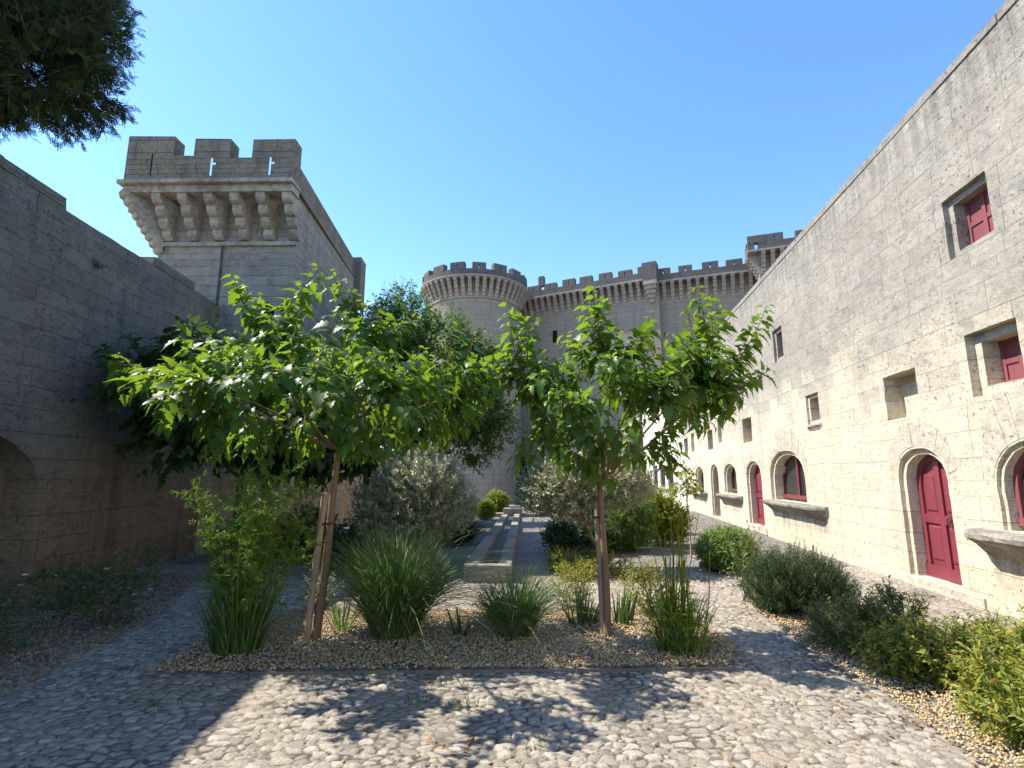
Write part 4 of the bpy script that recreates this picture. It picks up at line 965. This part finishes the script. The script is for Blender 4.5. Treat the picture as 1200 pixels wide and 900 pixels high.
mulberry('left young mulberry tree, larger broad crown on a leaning trunk in the gravel bed', (-2.0, 5.3, 0), (-1.86, 5.32, 1.88),
         [(-3.2, 5.2, 2.5), (-2.7, 4.5, 2.35), (-2.3, 6.4, 2.6), (-1.2, 4.6, 2.35), (-.8, 5.6, 2.5), (-1.5, 6.3, 2.6), (-3.1, 6.0, 2.4), (-2.6, 5.2, 3.0), (-1.5, 5.3, 3.0), (-2.0, 4.3, 2.4)],
         [(-3.11, 5.3, 3.70), (-2.95, 5.5, 3.55), (-2.17, 5.3, 3.82), (-2.3, 5.6, 3.7), (-2.02, 5.2, 3.72), (-4.35, 5.3, 2.82), (-4.2, 5.2, 2.62), (-3.75, 5.3, 2.02), (-3.5, 5.0, 2.2), (-3.6, 5.4, 2.45), (-1.1, 5.3, 3.25), (-1.55, 5.4, 3.45), (-1.3, 5.6, 3.3), (-.5, 5.3, 3.1), (-.75, 5.2, 3.2),
          (-.15, 5.3, 2.62), (-.3, 5.5, 2.85), (-3.1, 5.2, 1.62), (-2.9, 4.9, 1.75), (-2.5, 5.0, 1.62), (-3.3, 5.6, 1.75), (-.45, 5.2, 2.15), (-.7, 5.4, 1.9), (-1.3, 5.1, 1.72), (-1.0, 5.6, 1.85), (-2.7, 5.6, 3.2), (-3.4, 5.6, 3.0), (-3.75, 5.3, 2.75), (-2.3, 4.6, 1.8), (-2.4, 5.2, 3.4), (-1.8, 5.1, 3.45),
          (-2.8, 3.9, 2.1), (-2.1, 3.6, 2.2), (-1.4, 3.8, 2.1), (-.9, 4.2, 2.0), (-3.4, 4.3, 2.3)],
         165, (-2.0, 5.38, 2.42), (1.8, 1.5, .86), .036, 21)
mulberry('right young mulberry tree with a trunk and crown rising before the round tower', (.82, 5.43, 0), (.80, 5.42, 1.52),
         [(.1, 5.3, 2.4), (.45, 5.9, 2.5), (.9, 5.2, 2.6), (1.5, 5.6, 2.25), (1.9, 5.4, 2.45), (.4, 4.9, 2.3), (1.3, 5.9, 2.6), (1.2, 4.9, 2.35), (2.05, 5.7, 2.5)],
         [(-.13, 5.4, 3.42), (.0, 5.5, 3.25), (.12, 5.4, 3.3), (.79, 5.4, 3.62), (.7, 5.5, 3.45), (.88, 5.3, 3.4), (1.4, 5.4, 3.28), (1.3, 5.5, 3.0), (1.88, 5.4, 3.6), (1.8, 5.5, 3.4), (2.12, 5.5, 3.52), (1.98, 5.3, 3.3), (2.62, 5.4, 3.38), (2.5, 5.5, 3.2), (2.55, 5.3, 2.66), (2.4, 5.5, 2.85), (2.25, 5.4, 2.3), (2.35, 5.2, 2.55),
          (-.2, 5.4, 2.75), (-.22, 5.5, 3.0), (-.05, 5.3, 2.5), (-.1, 5.4, 1.62), (.1, 5.2, 1.7), (.25, 5.3, 1.85), (1.55, 5.4, 1.62), (1.3, 5.3, 1.7), (1.85, 5.4, 2.05), (1.6, 5.5, 2.1), (.55, 5.0, 1.75), (.95, 5.1, 1.7), (.45, 5.5, 3.1), (1.05, 5.5, 3.15), (1.55, 5.4, 3.1), (.8, 5.8, 1.8)],
         118, (1.12, 5.45, 2.4), (1.3, .95, .76), .033, 33)
def stake(label, a, b, r, tz, tx):
    t = thing('wooden_stake', label, 'stake', (a[0], a[1], 0), 'stakes supporting the mulberry trees')
    mb = MB(); A, B = Vector(a), Vector(b); mb.tube([A + (B - A) * k for k in np.linspace(0, 1, 6)], [r, r, r * .98, r, r * .97, r * .92], 9); mb.build('post', M_wood, t)
    mb = MB(); mb.tube([(tx[0] + .085 * math.cos(k) * tx[2], tx[1] + .055 * math.sin(k), tz + .01 * math.sin(k)) for k in np.linspace(0, 6.2832, 15)], .012, 5, cap=False); mb.build('tie', M_iron, t)
stake('round wooden stake tied to the leaning left mulberry trunk', (-2.05, 5.22, -.05), (-1.965, 5.25, 1.42), .034, 1.13, (-1.945, 5.28, .9))
stake('round wooden stake tied to the right mulberry trunk', (.80, 5.49, -.05), (.765, 5.48, 1.32), .036, 1.18, (.785, 5.455, .9))

def tree(name, label, cat, base, trunkpts, tr0, blobs, ntw, tl, per, size, kind, leaf, barkm, group=None, limbs=6, twr=.006, seed=3, **kw):
    global RNG; RNG = np.random.default_rng(seed)
    root = thing(name, label, cat, base, group); mb = MB(); P = [Vector(p) for p in trunkpts]
    mb.tube(P, list(np.linspace(tr0, tr0 * .55, len(P))), 9); e = np.array(P[-1])
    for i in range(limbs):
        b = blobs[i % len(blobs)]; c = np.array(b[0]) + rdir(1)[0] * np.array(b[1]) * .55
        Q = bez(e - [0, 0, .05], (e + c) / 2 + rdir(1)[0] * .15 * np.linalg.norm(c - e), c, 7); mb.tube(Q, np.linspace(tr0 * .5, tr0 * .1, 7), 6)
    mb.build('trunk', barkm, root, smooth=True)
    fo = Foliage(); twigs(fo, blobs, ntw, tl, per, size, kind, twr=twr, **kw); fo.build('crown', [leaf, barkm], root); return root
tree('fig_tree', 'dark fig tree spreading against the shaded left wall', 'tree', (-4.9, 9.2, 0), [(-4.9, 9.2, -.05), (-4.95, 9.2, .8), (-4.9, 9.1, 1.7)], .09,
     [((-5.75, 7.9, 3.0), (.55, .8, .75)), ((-5.2, 8.6, 3.3), (.9, .9, .85)), ((-4.7, 8.8, 2.6), (1.0, .9, .9)), ((-3.9, 9.0, 2.1), (.9, .8, .7)), ((-5.5, 8.2, 2.3), (.6, .7, .6)), ((-3.3, 9.2, 2.0), (.8, .6, .55))],
     520, .5, 9, .19, 'lobed', M_fig, M_barkd, droop=.25, seed=4, shell=.35)
tree('hackberry_tree', 'tall dense green tree standing before the round tower on the left', 'tree', (-3.3, 14.5, 0), [(-3.3, 14.5, -.05), (-3.35, 14.5, 1.0), (-3.2, 14.4, 2.4)], .16,
     [((-3.45, 14.3, 5.5), (1.0, 1.1, 1.5)), ((-2.4, 14.0, 4.6), (1.5, 1.4, 1.6)), ((-1.35, 13.9, 3.5), (.9, 1.0, 1.1)), ((-2.9, 13.9, 3.2), (1.5, 1.3, 1.4)), ((-1.4, 14.2, 2.5), (.8, .8, .8)), ((-3.6, 14.4, 4.2), (1.0, 1.2, 1.6)), ((-.75, 14.2, 3.1), (.6, .7, .8)), ((-1.3, 14.0, 4.6), (.8, .8, .9))],
     3400, .5, 11, .115, 'kite', M_darkleaf, M_barkd, droop=.25, seed=5, shell=.5, hue=.35, limbs=10)
tree('evergreen_oak', 'blackish evergreen oak half hidden between square tower and hackberry', 'tree', (-5.6, 18.5, 0), [(-5.6, 18.5, -.05), (-5.5, 18.5, 1.5), (-5.4, 18.5, 3.4)], .2,
     [((-5.5, 18.6, 6.6), (1.0, 1.1, 1.3)), ((-5.2, 18.5, 5.4), (1.3, 1.3, 1.4)), ((-5.6, 18.6, 4.0), (1.5, 1.3, 1.3)), ((-4.4, 18.8, 6.4), (.9, 1, 1.5))],
     1700, .45, 10, .13, 'kite', M_blueleaf, M_barkd, seed=6, hue=.4, limbs=8)
tree('olive_tree', 'bushy olive tree left of the water channel, foliage down to the ground', 'tree', (-1.9, 9.5, 0), [(-1.9, 9.5, -.05), (-1.93, 9.5, .3), (-1.9, 9.5, .6)], .07,
     [((-1.75, 9.35, 1.45), (.75, .75, .68)), ((-2.45, 9.5, 1.15), (.6, .6, .55)), ((-1.35, 9.3, 1.1), (.55, .6, .55)), ((-2.0, 9.2, .85), (.8, .6, .6))],
     1800, .28, 18, .07, 'narrow', M_olive, M_barko, group='olive trees beside the channel', droop=-.15, spread=.75, seed=7, up=.7, hue=.5, twr=.0015, W=1.35, limbs=9)
tree('olive_tree', 'olive tree right of the channel with bare twisted trunk showing', 'tree', (1.42, 9.45, 0), [(1.42, 9.45, -.05), (1.33, 9.42, .3), (1.18, 9.35, .55), (1.14, 9.32, .72)], .055,
     [((.73, 9.2, 1.45), (.65, .6, .5)), ((1.3, 9.25, 1.45), (.8, .7, .48)), ((.35, 9.3, 1.25), (.45, .5, .4)), ((1.82, 9.4, 1.45), (.5, .5, .42)), ((.97, 9.1, 1.1), (.6, .5, .35))],
     1700, .28, 18, .07, 'narrow', M_olive, M_barko, group='olive trees beside the channel', droop=-.1, spread=.75, seed=8, up=.5, hue=.5, twr=.0015, W=1.35, limbs=11)
tree('sapling', 'thin young sapling with sparse yellowish leaves in front of the sunlit wall', 'tree', (3.3, 10.7, 0), [(3.3, 10.7, -.02), (3.31, 10.7, .5), (3.28, 10.7, 1.1), (3.3, 10.7, 1.5)], .016,
     [((3.3, 10.7, 1.5), (.22, .22, .28)), ((3.42, 10.7, 1.35), (.22, .2, .2)), ((3.12, 10.7, 1.25), (.2, .2, .2))], 60, .2, 7, .085, 'kite', M_yshrub, M_barko, seed=9, twr=.003, limbs=4)
tree('cypress_column', 'slim dark columnar cypress at the foot of the round tower', 'tree', (-.05, 32.5, -1), [(-.05, 32.5, -1.1), (-.05, 32.5, 1.0)], .09,
     [((-.05, 32.5, .2), (.42, .42, 1.1)), ((-.05, 32.5, 1.5), (.36, .36, 1.1)), ((-.05, 32.5, 2.5), (.2, .2, .8))], 900, .3, 10, .16, 'narrow', M_cyp, M_barkd, seed=10, up=1.2, limbs=2)

# big cypress whose lower boughs hang into the top left of the view
def cypress():
    global RNG; RNG = np.random.default_rng(12)
    root = thing('cypress_tree', 'big dark cypress whose lower boughs with round cones hang overhead at top left', 'tree', (-4.3, 1.4, 0))
    mb = MB(); mb.tube([(-4.3, 1.4, -.05), (-4.28, 1.4, 2.5), (-4.25, 1.42, 5), (-4.2, 1.45, 8)], [.24, .2, .15, .05], 12)
    bl = [((-3.05, 2.45, 4.25), (.55, .55, .68)), ((-2.64, 2.45, 3.78), (.36, .4, .30)), ((-2.56, 2.45, 4.12), (.32, .36, .32)), ((-3.3, 2.4, 3.75), (.5, .45, .4)), ((-3.1, 2.6, 5.05), (.6, .6, .6)), ((-3.9, 2.0, 4.9), (1.0, 1.0, 1.3)), ((-4.2, 1.5, 6.6), (1.0, 1.0, 1.4))]
    for b in bl[:5] + bl[:5]:
        c = np.array(b[0]) + rdir(1)[0] * np.array(b[1]) * .6; P = bez((-4.27, 1.42, c[2] + .3), (np.array([-4.2, 1.5, c[2] + .1]) + c) / 2, c, 7); mb.tube(P, np.linspace(.045, .01, 7), 6)
    mb.build('trunk', M_barkd, root, smooth=True)
    fo = Foliage()
    twigs(fo, bl[:5], 3600, .15, 7, .075, 'spray', up=.1, droop=.1, spread=.65, shell=.3, hue=.4, twr=.003, nz=.2)
    twigs(fo, bl[5:], 700, .3, 6, .2, 'spray', up=.2, droop=.1, spread=.7, shell=.5, hue=.35, twr=.004, nz=.3)
    fo.build('crown', [M_cyp, M_twig], root)
    M_cone = plain('cypress_cone', (.10, .085, .045), (.06, .05, .03), scale=40, rough=.8, spec=.2, bump=.5)
    P, d = inblobs(bl[:5], 46, .85)
    for p in P:
        bm = bmesh.new(); bmesh.ops.create_icosphere(bm, subdivisions=2, radius=random.uniform(.014, .02))
        for v in bm.verts: v.co *= random.uniform(.9, 1.06)
        me = bpy.data.meshes.new('cone'); bm.to_mesh(me); bm.free(); me.materials.append(M_cone)
        o = bpy.data.objects.new('cone', me); C.objects.link(o); o.parent = root; o.location = Vector(p) - rootloc(root)
cypress()

# ================================================================== SHRUBS AND FLOWERS
def bush(name, label, cat, base, blobs, ntw, tl, per, size, kind, leaf, group=None, stem=True, seed=1, stemn=14, **kw):
    """rooted shrub: woody stems + foliage"""
    global RNG; RNG = np.random.default_rng(seed)
    root = thing(name, label, cat, base, group); b = np.array(base)
    blobs = [(tuple(b + np.array(c)), r) for c, r in blobs]
    fo = Foliage(); P, d = inblobs(blobs, stemn, .2); A = b + rdir(stemn) * [.06, .06, 0] + [0, 0, .0]
    mid = (A + P) / 2 + [0, 0, .05]; fo.sticks(A, mid, .007, .005, .3, 0); fo.sticks(mid, P, .005, .002, .3, 0)
    fo.build('stems', [M_barko], root)
    fo = Foliage(); twigs(fo, blobs, ntw, tl, per, size, kind, **kw); fo.build('foliage', [leaf, M_twig], root); return root
bush('box_bush', 'clipped round bright green bush beside the right path', 'bush', (3.42, 9.15, 0), [((0, 0, .34), (.5, .5, .38))], 1300, .15, 9, .042, 'oval', M_box, up=.5, hue=.6, twr=.002, shell=.6, seed=31)
bush('rosemary_bush', 'large dark green rosemary bush at the head of the right bed', 'bush', (3.18, 6.35, 0), [((0, 0, .34), (.48, .46, .40)), ((.22, .0, .28), (.38, .42, .32)), ((-.25, .12, .32), (.32, .35, .34))], 1900, .22, 30, .045, 'needle', M_rosem, up=1.1, spread=.75, hue=.5, twr=.002, shell=.55, W=None, seed=32)
bush('wild_shrub', 'loose leafy shrub behind the rosemary bush', 'bush', (2.85, 7.0, 0), [((0, 0, .42), (.25, .25, .34)), ((.1, .1, .7), (.2, .2, .15))], 45, .28, 9, .05, 'oval', M_redshrub, up=.5, hue=.5, seed=33)
bush('bronze_shrub', 'green shrub with bronze tips next to the rosemary', 'bush', (3.12, 5.25, 0), [((0, 0, .22), (.40, .36, .24)), ((.35, .0, .24), (.33, .35, .24)), ((-.2, -.1, .2), (.28, .3, .22)), ((.4, .1, .46), (.12, .12, .12)), ((.05, -.1, .4), (.15, .15, .1))], 480, .2, 11, .046, 'oval', M_redshrub, W=.7, up=.7, hue=.92, seed=34)
bush('leafy_shrub', 'yellowing broad leaved shrub between bronze shrub and right foreground', 'bush', (3.25, 4.4, 0), [((0, 0, .2), (.40, .36, .22)), ((.4, .1, .2), (.32, .34, .2)), ((-.26, .1, .18), (.26, .3, .19)), ((.3, -.1, .38), (.15, .15, .12)), ((-.1, .1, .38), (.14, .14, .1))], 560, .19, 12, .054, 'oval', M_shrub, group='shrubs in the right bed', W=.62, up=.8, hue=.92, seed=35)
bush('leafy_shrub', 'light green broad leaved shrub in the lower right corner', 'bush', (3.18, 3.6, 0), [((0, 0, .25), (.42, .40, .27)), ((.42, .1, .32), (.42, .40, .28)), ((-.16, -.25, .2), (.30, .36, .22)), ((.3, -.35, .3), (.4, .3, .26)), ((.25, .1, .52), (.18, .18, .14)), ((.6, .2, .52), (.2, .2, .14))], 900, .19, 12, .058, 'oval', M_shrub, group='shrubs in the right bed', W=.62, up=.8, hue=.92, seed=36)
bush('yellow_shrub', 'tall yellow green shrub standing behind the thin sapling', 'bush', (3.15, 12.4, 0), [((0, 0, .65), (.5, .5, .6)), ((.35, .1, .5), (.4, .4, .45)), ((-.25, 0, .9), (.35, .35, .4))], 800, .28, 10, .075, 'oval', M_yshrub, group='shrubs by the right path', up=.6, hue=.5, seed=37)
bush('yellow_shrub', 'yellow green shrub farther back by the right path', 'bush', (3.3, 15.0, 0), [((0, 0, .7), (.6, .5, .65)), ((.5, .1, .5), (.45, .4, .45))], 800, .28, 10, .08, 'oval', M_yshrub, group='shrubs by the right path', up=.6, hue=.5, seed=38)
bush('green_shrub', 'feathery mid green shrub right of the olive trunk', 'bush', (2.1, 11.6, 0), [((0, 0, .6), (.55, .5, .6)), ((.35, .1, .8), (.4, .4, .5)), ((.2, .1, .4), (.6, .5, .45))], 1300, .3, 14, .075, 'narrow', M_fennel, up=.7, hue=.45, seed=39)
bush('dark_shrub', 'low dark shrub at the right edge of the channel path', 'bush', (.75, 11.2, 0), [((0, 0, .35), (.35, .4, .38)), ((.4, 0, .35), (.4, .4, .38)), ((.9, -.1, .3), (.45, .4, .35))], 700, .24, 11, .065, 'oval', M_fig, up=.5, hue=.5, seed=40)
bush('grey_shrub', 'greyish dry shrub behind the olive near the gate wall', 'bush', (3.9, 19.5, 0), [((0, 0, .9), (.9, .8, .9)), ((-1.4, .3, 1.0), (.9, .8, .95))], 1300, .34, 12, .11, 'narrow', M_olive, up=.6, hue=.5, seed=41)
bush('ground_cover', 'low yellow green plants under the olive tree on the right', 'plant', (.85, 8.5, 0), [((0, 0, .12), (.35, .35, .16)), ((.5, .2, .15), (.4, .35, .18)), ((-.2, .5, .2), (.3, .3, .2)), ((.2, .9, .15), (.6, .3, .2))], 520, .18, 9, .04, 'oval', M_yshrub, up=.4, hue=.6, seed=42)
bush('sparse_shrub', 'sparse yellowish shrub at the back edge of the gravel, left of the iris', 'bush', (.55, 6.55, 0), [((0, 0, .24), (.26, .22, .24)), ((.15, .1, .4), (.15, .15, .12))], 120, .22, 9, .036, 'oval', M_yshrub, group='sparse shrubs around the iris', up=.6, hue=.5, seed=43)
bush('sparse_shrub', 'sparse yellowish shrub between the iris and the feathery fennel', 'bush', (1.45, 6.3, 0), [((0, 0, .28), (.3, .22, .26)), ((-.1, .1, .45), (.2, .15, .12))], 130, .24, 9, .036, 'oval', M_yshrub, group='sparse shrubs around the iris', up=.6, hue=.5, seed=44)
bush('dry_shrub', 'small half dry shrub behind the small miscanthus', 'bush', (-.32, 5.95, 0), [((0, 0, .2), (.16, .15, .2))], 40, .18, 8, .03, 'oval', M_yshrub, up=.6, hue=.5, seed=45)
bush('dry_shrub', 'small dull shrub left of the leaning mulberry stake', 'bush', (-2.4, 6.5, 0), [((0, 0, .22), (.24, .2, .22))], 70, .2, 8, .035, 'oval', M_olive, up=.6, hue=.5, seed=46)
bush('dark_shrub', 'dark shaded shrub behind the fennel near the square tower', 'bush', (-4.1, 10.2, 0), [((0, 0, .5), (.6, .5, .5)), ((.8, .1, .35), (.5, .5, .35)), ((-.7, 0, .4), (.5, .5, .4))], 700, .26, 10, .075, 'oval', M_fig, up=.5, hue=.5, seed=47)
bush('dark_shrub', 'dark bushy shrub behind the left olive', 'bush', (-2.9, 12.0, 0), [((0, 0, .6), (.8, .6, .65)), ((.9, .2, .6), (.7, .6, .6))], 800, .28, 10, .08, 'oval', M_fig, up=.5, hue=.5, seed=48)
bush('box_ball', 'small round yellow green ball bush near the far end of the channel', 'bush', (-1.35, 19.3, 0), [((0, 0, .34), (.36, .36, .34))], 700, .14, 9, .07, 'kite', M_lime, up=.4, hue=.5, shell=.65, seed=49)
bush('lime_shrub', 'loose lime green shrub left of the yellow ball bush', 'bush', (-1.95, 17.6, 0), [((0, 0, .4), (.45, .4, .42)), ((-.3, .2, .5), (.4, .4, .45))], 600, .24, 9, .09, 'kite', M_yshrub, up=.5, hue=.5, seed=50)
bush('lime_shrub', 'small lime green shrub right behind the yellow ball bush', 'bush', (-1.05, 22.5, 0), [((0, 0, .45), (.5, .4, .45))], 420, .24, 9, .1, 'kite', M_yshrub, up=.5, hue=.5, seed=51)
def rose(label, base, blobs, nfl, seed, n=150):
    r = bush('rose_bush', label, 'bush', base, blobs, n, .24, 8, .05, 'oval', M_rose, group='rose bushes along the left wall', up=.5, hue=.6, seed=seed)
    bl = [(tuple(np.array(base) + np.array(c)), q) for c, q in blobs]; P, d = inblobs(bl, nfl, .98)
    for p, dd in zip(P, d):
        if dd[2] < -.1: p[2] = base[2] + .35
        mb = MB(); rr = random.uniform(.018, .04)
        for k in range(7):
            a = k * .9; e = Vector((math.cos(a), math.sin(a), .35 + .2 * (k % 2))) * rr; q = Vector((-math.sin(a), math.cos(a), 0)) * rr * .6
            c = Vector(p); mb.poly([c, c + e * .6 + q, c + e * 1.1, c + e * .6 - q])
        mb.build('flower', M_petal, r)
rose('rose bush with white flowers nearest the middle of the left wall', (-4.35, 5.75, 0), [((0, 0, .4), (.4, .35, .38)), ((.1, .2, .6), (.25, .25, .2)), ((-.4, 0, .4), (.3, .3, .3))], 6, 52)
rose('dark rose bush with few pale flowers at the left edge', (-4.75, 4.9, 0), [((0, 0, .35), (.45, .4, .34)), ((-.5, .2, .4), (.4, .4, .4))], 4, 53)
rose('small rose bush against the wall foot below the blind arch', (-5.5, 6.5, 0), [((0, 0, .3), (.45, .4, .3))], 2, 54, 90)

bush('wall_plant', 'small dark weed growing from a joint high in the left wall', 'plant', ML(7.35, -.01, 4.72), [((.06, 0, .0), (.07, .1, .07))], 14, .1, 5, .035, 'kite', M_fig, seed=55, stemn=6)
def clump(name, label, cat, base, n, r, h, lean, droop, width, leaf, group=None, seed=1, tipvar=.2, seg=6):
    global RNG; RNG = np.random.default_rng(seed)
    root = thing(name, label, cat, base, group); rr = r * np.sqrt(RNG.uniform(0, 1, n)); az0 = RNG.uniform(0, 6.283, n)
    b = np.c_[base[0] + rr * np.cos(az0), base[1] + rr * np.sin(az0), np.full(n, base[2] - .01)]
    az = az0 + RNG.normal(0, .5, n); k = .35 + .65 * rr / r
    fo = Foliage(); hh = h * RNG.uniform(.55, 1.08, n)
    var = np.where(RNG.uniform(0, 1, n) < tipvar, RNG.uniform(.85, 1, n), RNG.uniform(0, .8, n))
    fo.blades(b, az, hh, lean * k * RNG.uniform(.4, 1.3, n), droop * k * RNG.uniform(.15, 1.7, n), width * RNG.uniform(.6, 1.3, n), var, 0, seg)
    if n > 500:
        m = n // 7; fo.blades(b[:m], az[:m] + RNG.normal(0, .6, m), h * RNG.uniform(.2, .55, m), .12 * RNG.uniform(.2, 1.6, m), .1 * RNG.uniform(0, 2, m), np.full(m, width), RNG.uniform(.9, 1, m), 0, 4)
        m = 40; fo.blades(b[:m], az[:m], h * RNG.uniform(.7, 1.0, m), lean * RNG.uniform(.8, 1.8, m), droop * RNG.uniform(1.2, 2.2, m), np.full(m, width), RNG.uniform(.86, 1, m), 0, seg)
    fo.build('leaves', [leaf], root); return root
clump('ornamental_grass', 'large fountain of ornamental grass right of the leaning mulberry', 'grass', (-1.27, 5.45, .02), 1900, .19, 1.18, .34, .62, .0085, M_grass, 'ornamental grass clumps', 61, .17, 8)
clump('ornamental_grass', 'smaller ornamental grass clump in front of the channel end', 'grass', (-.08, 5.5, .02), 750, .14, .74, .22, .36, .0085, M_grass, 'ornamental grass clumps', 62, .12, 7)
clump('dark_grass', 'dark shaded mound of grass beside the water channel', 'grass', (-1.55, 12.6, 0), 900, .35, .85, .35, .55, .012, M_grassd, None, 63, .0, 6)
clump('iris_plant', 'small iris with few dark sword leaves between the two grass clumps', 'plant', (-.6, 5.5, .02), 11, .07, .32, .10, .02, .028, M_iris, 'iris plants in the gravel bed', 64, .1, 5)
clump('iris_plant', 'iris with blue green sword leaves left of the right mulberry trunk', 'plant', (.62, 5.9, .02), 34, .15, .42, .13, .03, .032, M_iris, 'iris plants in the gravel bed', 65, .05, 5)
clump('iris_plant', 'iris with blue green sword leaves right of the right mulberry trunk', 'plant', (1.04, 5.95, .02), 26, .12, .40, .10, .03, .032, M_iris, 'iris plants in the gravel bed', 66, .05, 5)
clump('iris_plant', 'pale lime sword leaves at the foot of the leaning mulberry', 'plant', (-1.86, 5.62, .02), 26, .10, .40, .18, .06, .028, M_paleiris, 'iris plants in the gravel bed', 67, .05, 5)
clump('agapanthus', 'clump of arching strap leaves in the shade left of the channel', 'plant', (-2.75, 8.9, 0), 110, .4, .42, .30, .38, .03, M_iris, 'agapanthus clumps', 68, .1, 6)
clump('agapanthus', 'clump of dull strap leaves behind the large ornamental grass', 'plant', (-1.9, 8.4, 0), 70, .3, .36, .22, .3, .026, M_grassd, 'agapanthus clumps', 69, .1, 6)
clump('agapanthus', 'pale withered strap leaves under the right olive trunk', 'plant', (.7, 9.1, 0), 26, .16, .5, .16, .25, .03, M_paleiris, 'agapanthus clumps', 70, .9, 6)

def fennel(label, base, grass, stalks, feath, seed, heads=True, fr=.3, fz=(.35, 1.0), gh=.7, lime=False, hgt=1.5, lean=.28):
    global RNG; RNG = np.random.default_rng(seed)
    root = thing('fennel_plant', label, 'plant', base, 'fennel plants in the gravel bed'); b = np.array(base)
    fo = Foliage(); n = grass; rr = .17 * np.sqrt(RNG.uniform(0, 1, n)); az = RNG.uniform(0, 6.283, n)
    fo.blades(np.c_[b[0] + rr * np.cos(az) * 1.2, b[1] + rr * np.sin(az), np.full(n, .0)], az + RNG.normal(0, .5, n), gh * RNG.uniform(.5, 1.1, n), .16 * RNG.uniform(.2, 1.3, n), .14 * RNG.uniform(.1, 1.5, n), np.full(n, .010), np.where(RNG.uniform(0, 1, n) < .18, .9, RNG.uniform(0, .8, n)), 0, 6)
    fo.build('leaves', [M_grass], root)
    fo = Foliage(); A = b + np.c_[RNG.normal(0, .07, (stalks, 2)), np.zeros(stalks)]
    dr = np.c_[RNG.normal(0, lean, stalks), RNG.normal(0, lean * .7, stalks), np.ones(stalks)]; hh = hgt * RNG.uniform(.62, 1.02, stalks); B = A + dr * hh[:, None]
    mid = (A + B) / 2 + rdir(stalks) * .04; fo.sticks(A, mid, .008, .006, .5, 1); fo.sticks(mid, B, .006, .003, .5, 1)
    # feathery fronds
    P = A + (B - A) * RNG.uniform(fz[0], fz[1], stalks)[:, None]
    k = feath; idx = RNG.integers(0, stalks, k); t = RNG.uniform(fz[0], fz[1], k); P = A[idx] + (B - A)[idx] * t[:, None]; D0 = rdir(k, .35); Lf = RNG.uniform(.12, .3, k) * (1.15 - t * .5)
    fo.sticks(P, P + D0 * Lf[:, None], .0022, .001, .5, 0)
    m = 22; tt = np.tile(np.linspace(.15, 1, m), k); Q = np.repeat(P, m, 0) + np.repeat(D0 * Lf[:, None], m, 0) * tt[:, None]; tn = np.repeat(RNG.uniform(0, .75, k), m)
    fo.leaves('needle', Q, nrm(np.repeat(D0, m, 0) * .6 + rdir(len(Q)) * .8), rdir(len(Q)), RNG.uniform(.04, .09, len(Q)) * .8, np.clip(tn + RNG.uniform(-.1, .15, len(Q)), 0, .82), 0)
    if heads:
        for s in range(stalks):
            for u in range(RNG.integers(3, 7)):
                p = A[s] + (B[s] - A[s]) * RNG.uniform(.6, 1); e = p + rdir(1, .6)[0] * RNG.uniform(.08, .26)
                fo.sticks([p], [e], .0028, .002, .5, 1); q = 14; dd = rdir(q, 1.0); E_ = e + dd * RNG.uniform(.025, .055, q)[:, None]
                fo.sticks(np.repeat([e], q, 0), E_, .0012, .001, .5, 1); fo.leaves('kite', E_, rdir(q), rdir(q), RNG.uniform(.012, .024, q), np.full(q, .95), 0)
    fo.build('fronds', [M_lime if lime else M_fennel, M_yshrub], root); return root
fennel('tall fennel with yellow seed heads and long grass left of the leaning mulberry', (-2.58, 4.98, 0), 420, 22, 700, 71, gh=.75, hgt=1.6, lean=.25)
fennel('yellow green fennel with bare upright stalks right of the right mulberry', (1.42, 5.05, 0), 130, 30, 170, 72, heads=False, fz=(.08, .42), gh=.62, lime=True, hgt=1.22, lean=.11)

# ================================================================== CAMERA, LIGHT
cam = bpy.data.cameras.new('Camera'); co = bpy.data.objects.new('Camera', cam); C.objects.link(co)
co.location = (0, 0, 1.6); co.rotation_euler = (R(90 + 9.86), 0, R(1.13)); cam.sensor_width = 36; cam.lens = 610 / 1200 * 36; cam.clip_end = 6000; cam.clip_start = .05
bpy.context.scene.camera = co
SD = Vector((-.79, .18, 1.0)).normalized()
sun = bpy.data.lights.new('Sun', 'SUN'); so = bpy.data.objects.new('Sun', sun); C.objects.link(so); sun.energy = 3.8; sun.angle = R(.53); sun.color = (1, .94, .84)
so.rotation_euler = SD.to_track_quat('Z', 'Y').to_euler(); so.location = (0, 0, 30)
w = bpy.data.worlds.new('World'); bpy.context.scene.world = w; w.use_nodes = True; nt = w.node_tree; nt.nodes.clear()
sky = nt.nodes.new('ShaderNodeTexSky'); sky.sky_type = 'NISHITA'; sky.sun_disc = False
sky.sun_elevation = math.asin(SD.z); sky.sun_rotation = math.atan2(SD.x, SD.y); sky.air_density = 1.0; sky.dust_density = .1; sky.ozone_density = 2.2; sky.altitude = 50
bg = nt.nodes.new('ShaderNodeBackground'); bg.inputs[1].default_value = .15; wo = nt.nodes.new('ShaderNodeOutputWorld')
hs = nt.nodes.new('ShaderNodeHueSaturation'); hs.inputs['Hue'].default_value = .504; hs.inputs['Saturation'].default_value = 1.18; nt.links.new(sky.outputs[0], hs.inputs['Color']); nt.links.new(hs.outputs[0], bg.inputs[0]); nt.links.new(bg.outputs[0], wo.inputs[0])
sc = bpy.context.scene; sc.view_settings.view_transform = 'Standard'; sc.view_settings.look = 'None'; sc.view_settings.exposure = 1.32; sc.view_settings.gamma = 1
sc.render.engine = 'CYCLES'; sc.cycles.max_bounces = 8; sc.cycles.diffuse_bounces = 4; sc.cycles.transmission_bounces = 4; sc.cycles.transparent_max_bounces = 4
sc.cycles.use_denoising = True; sc.cycles.sample_clamp_indirect = 8
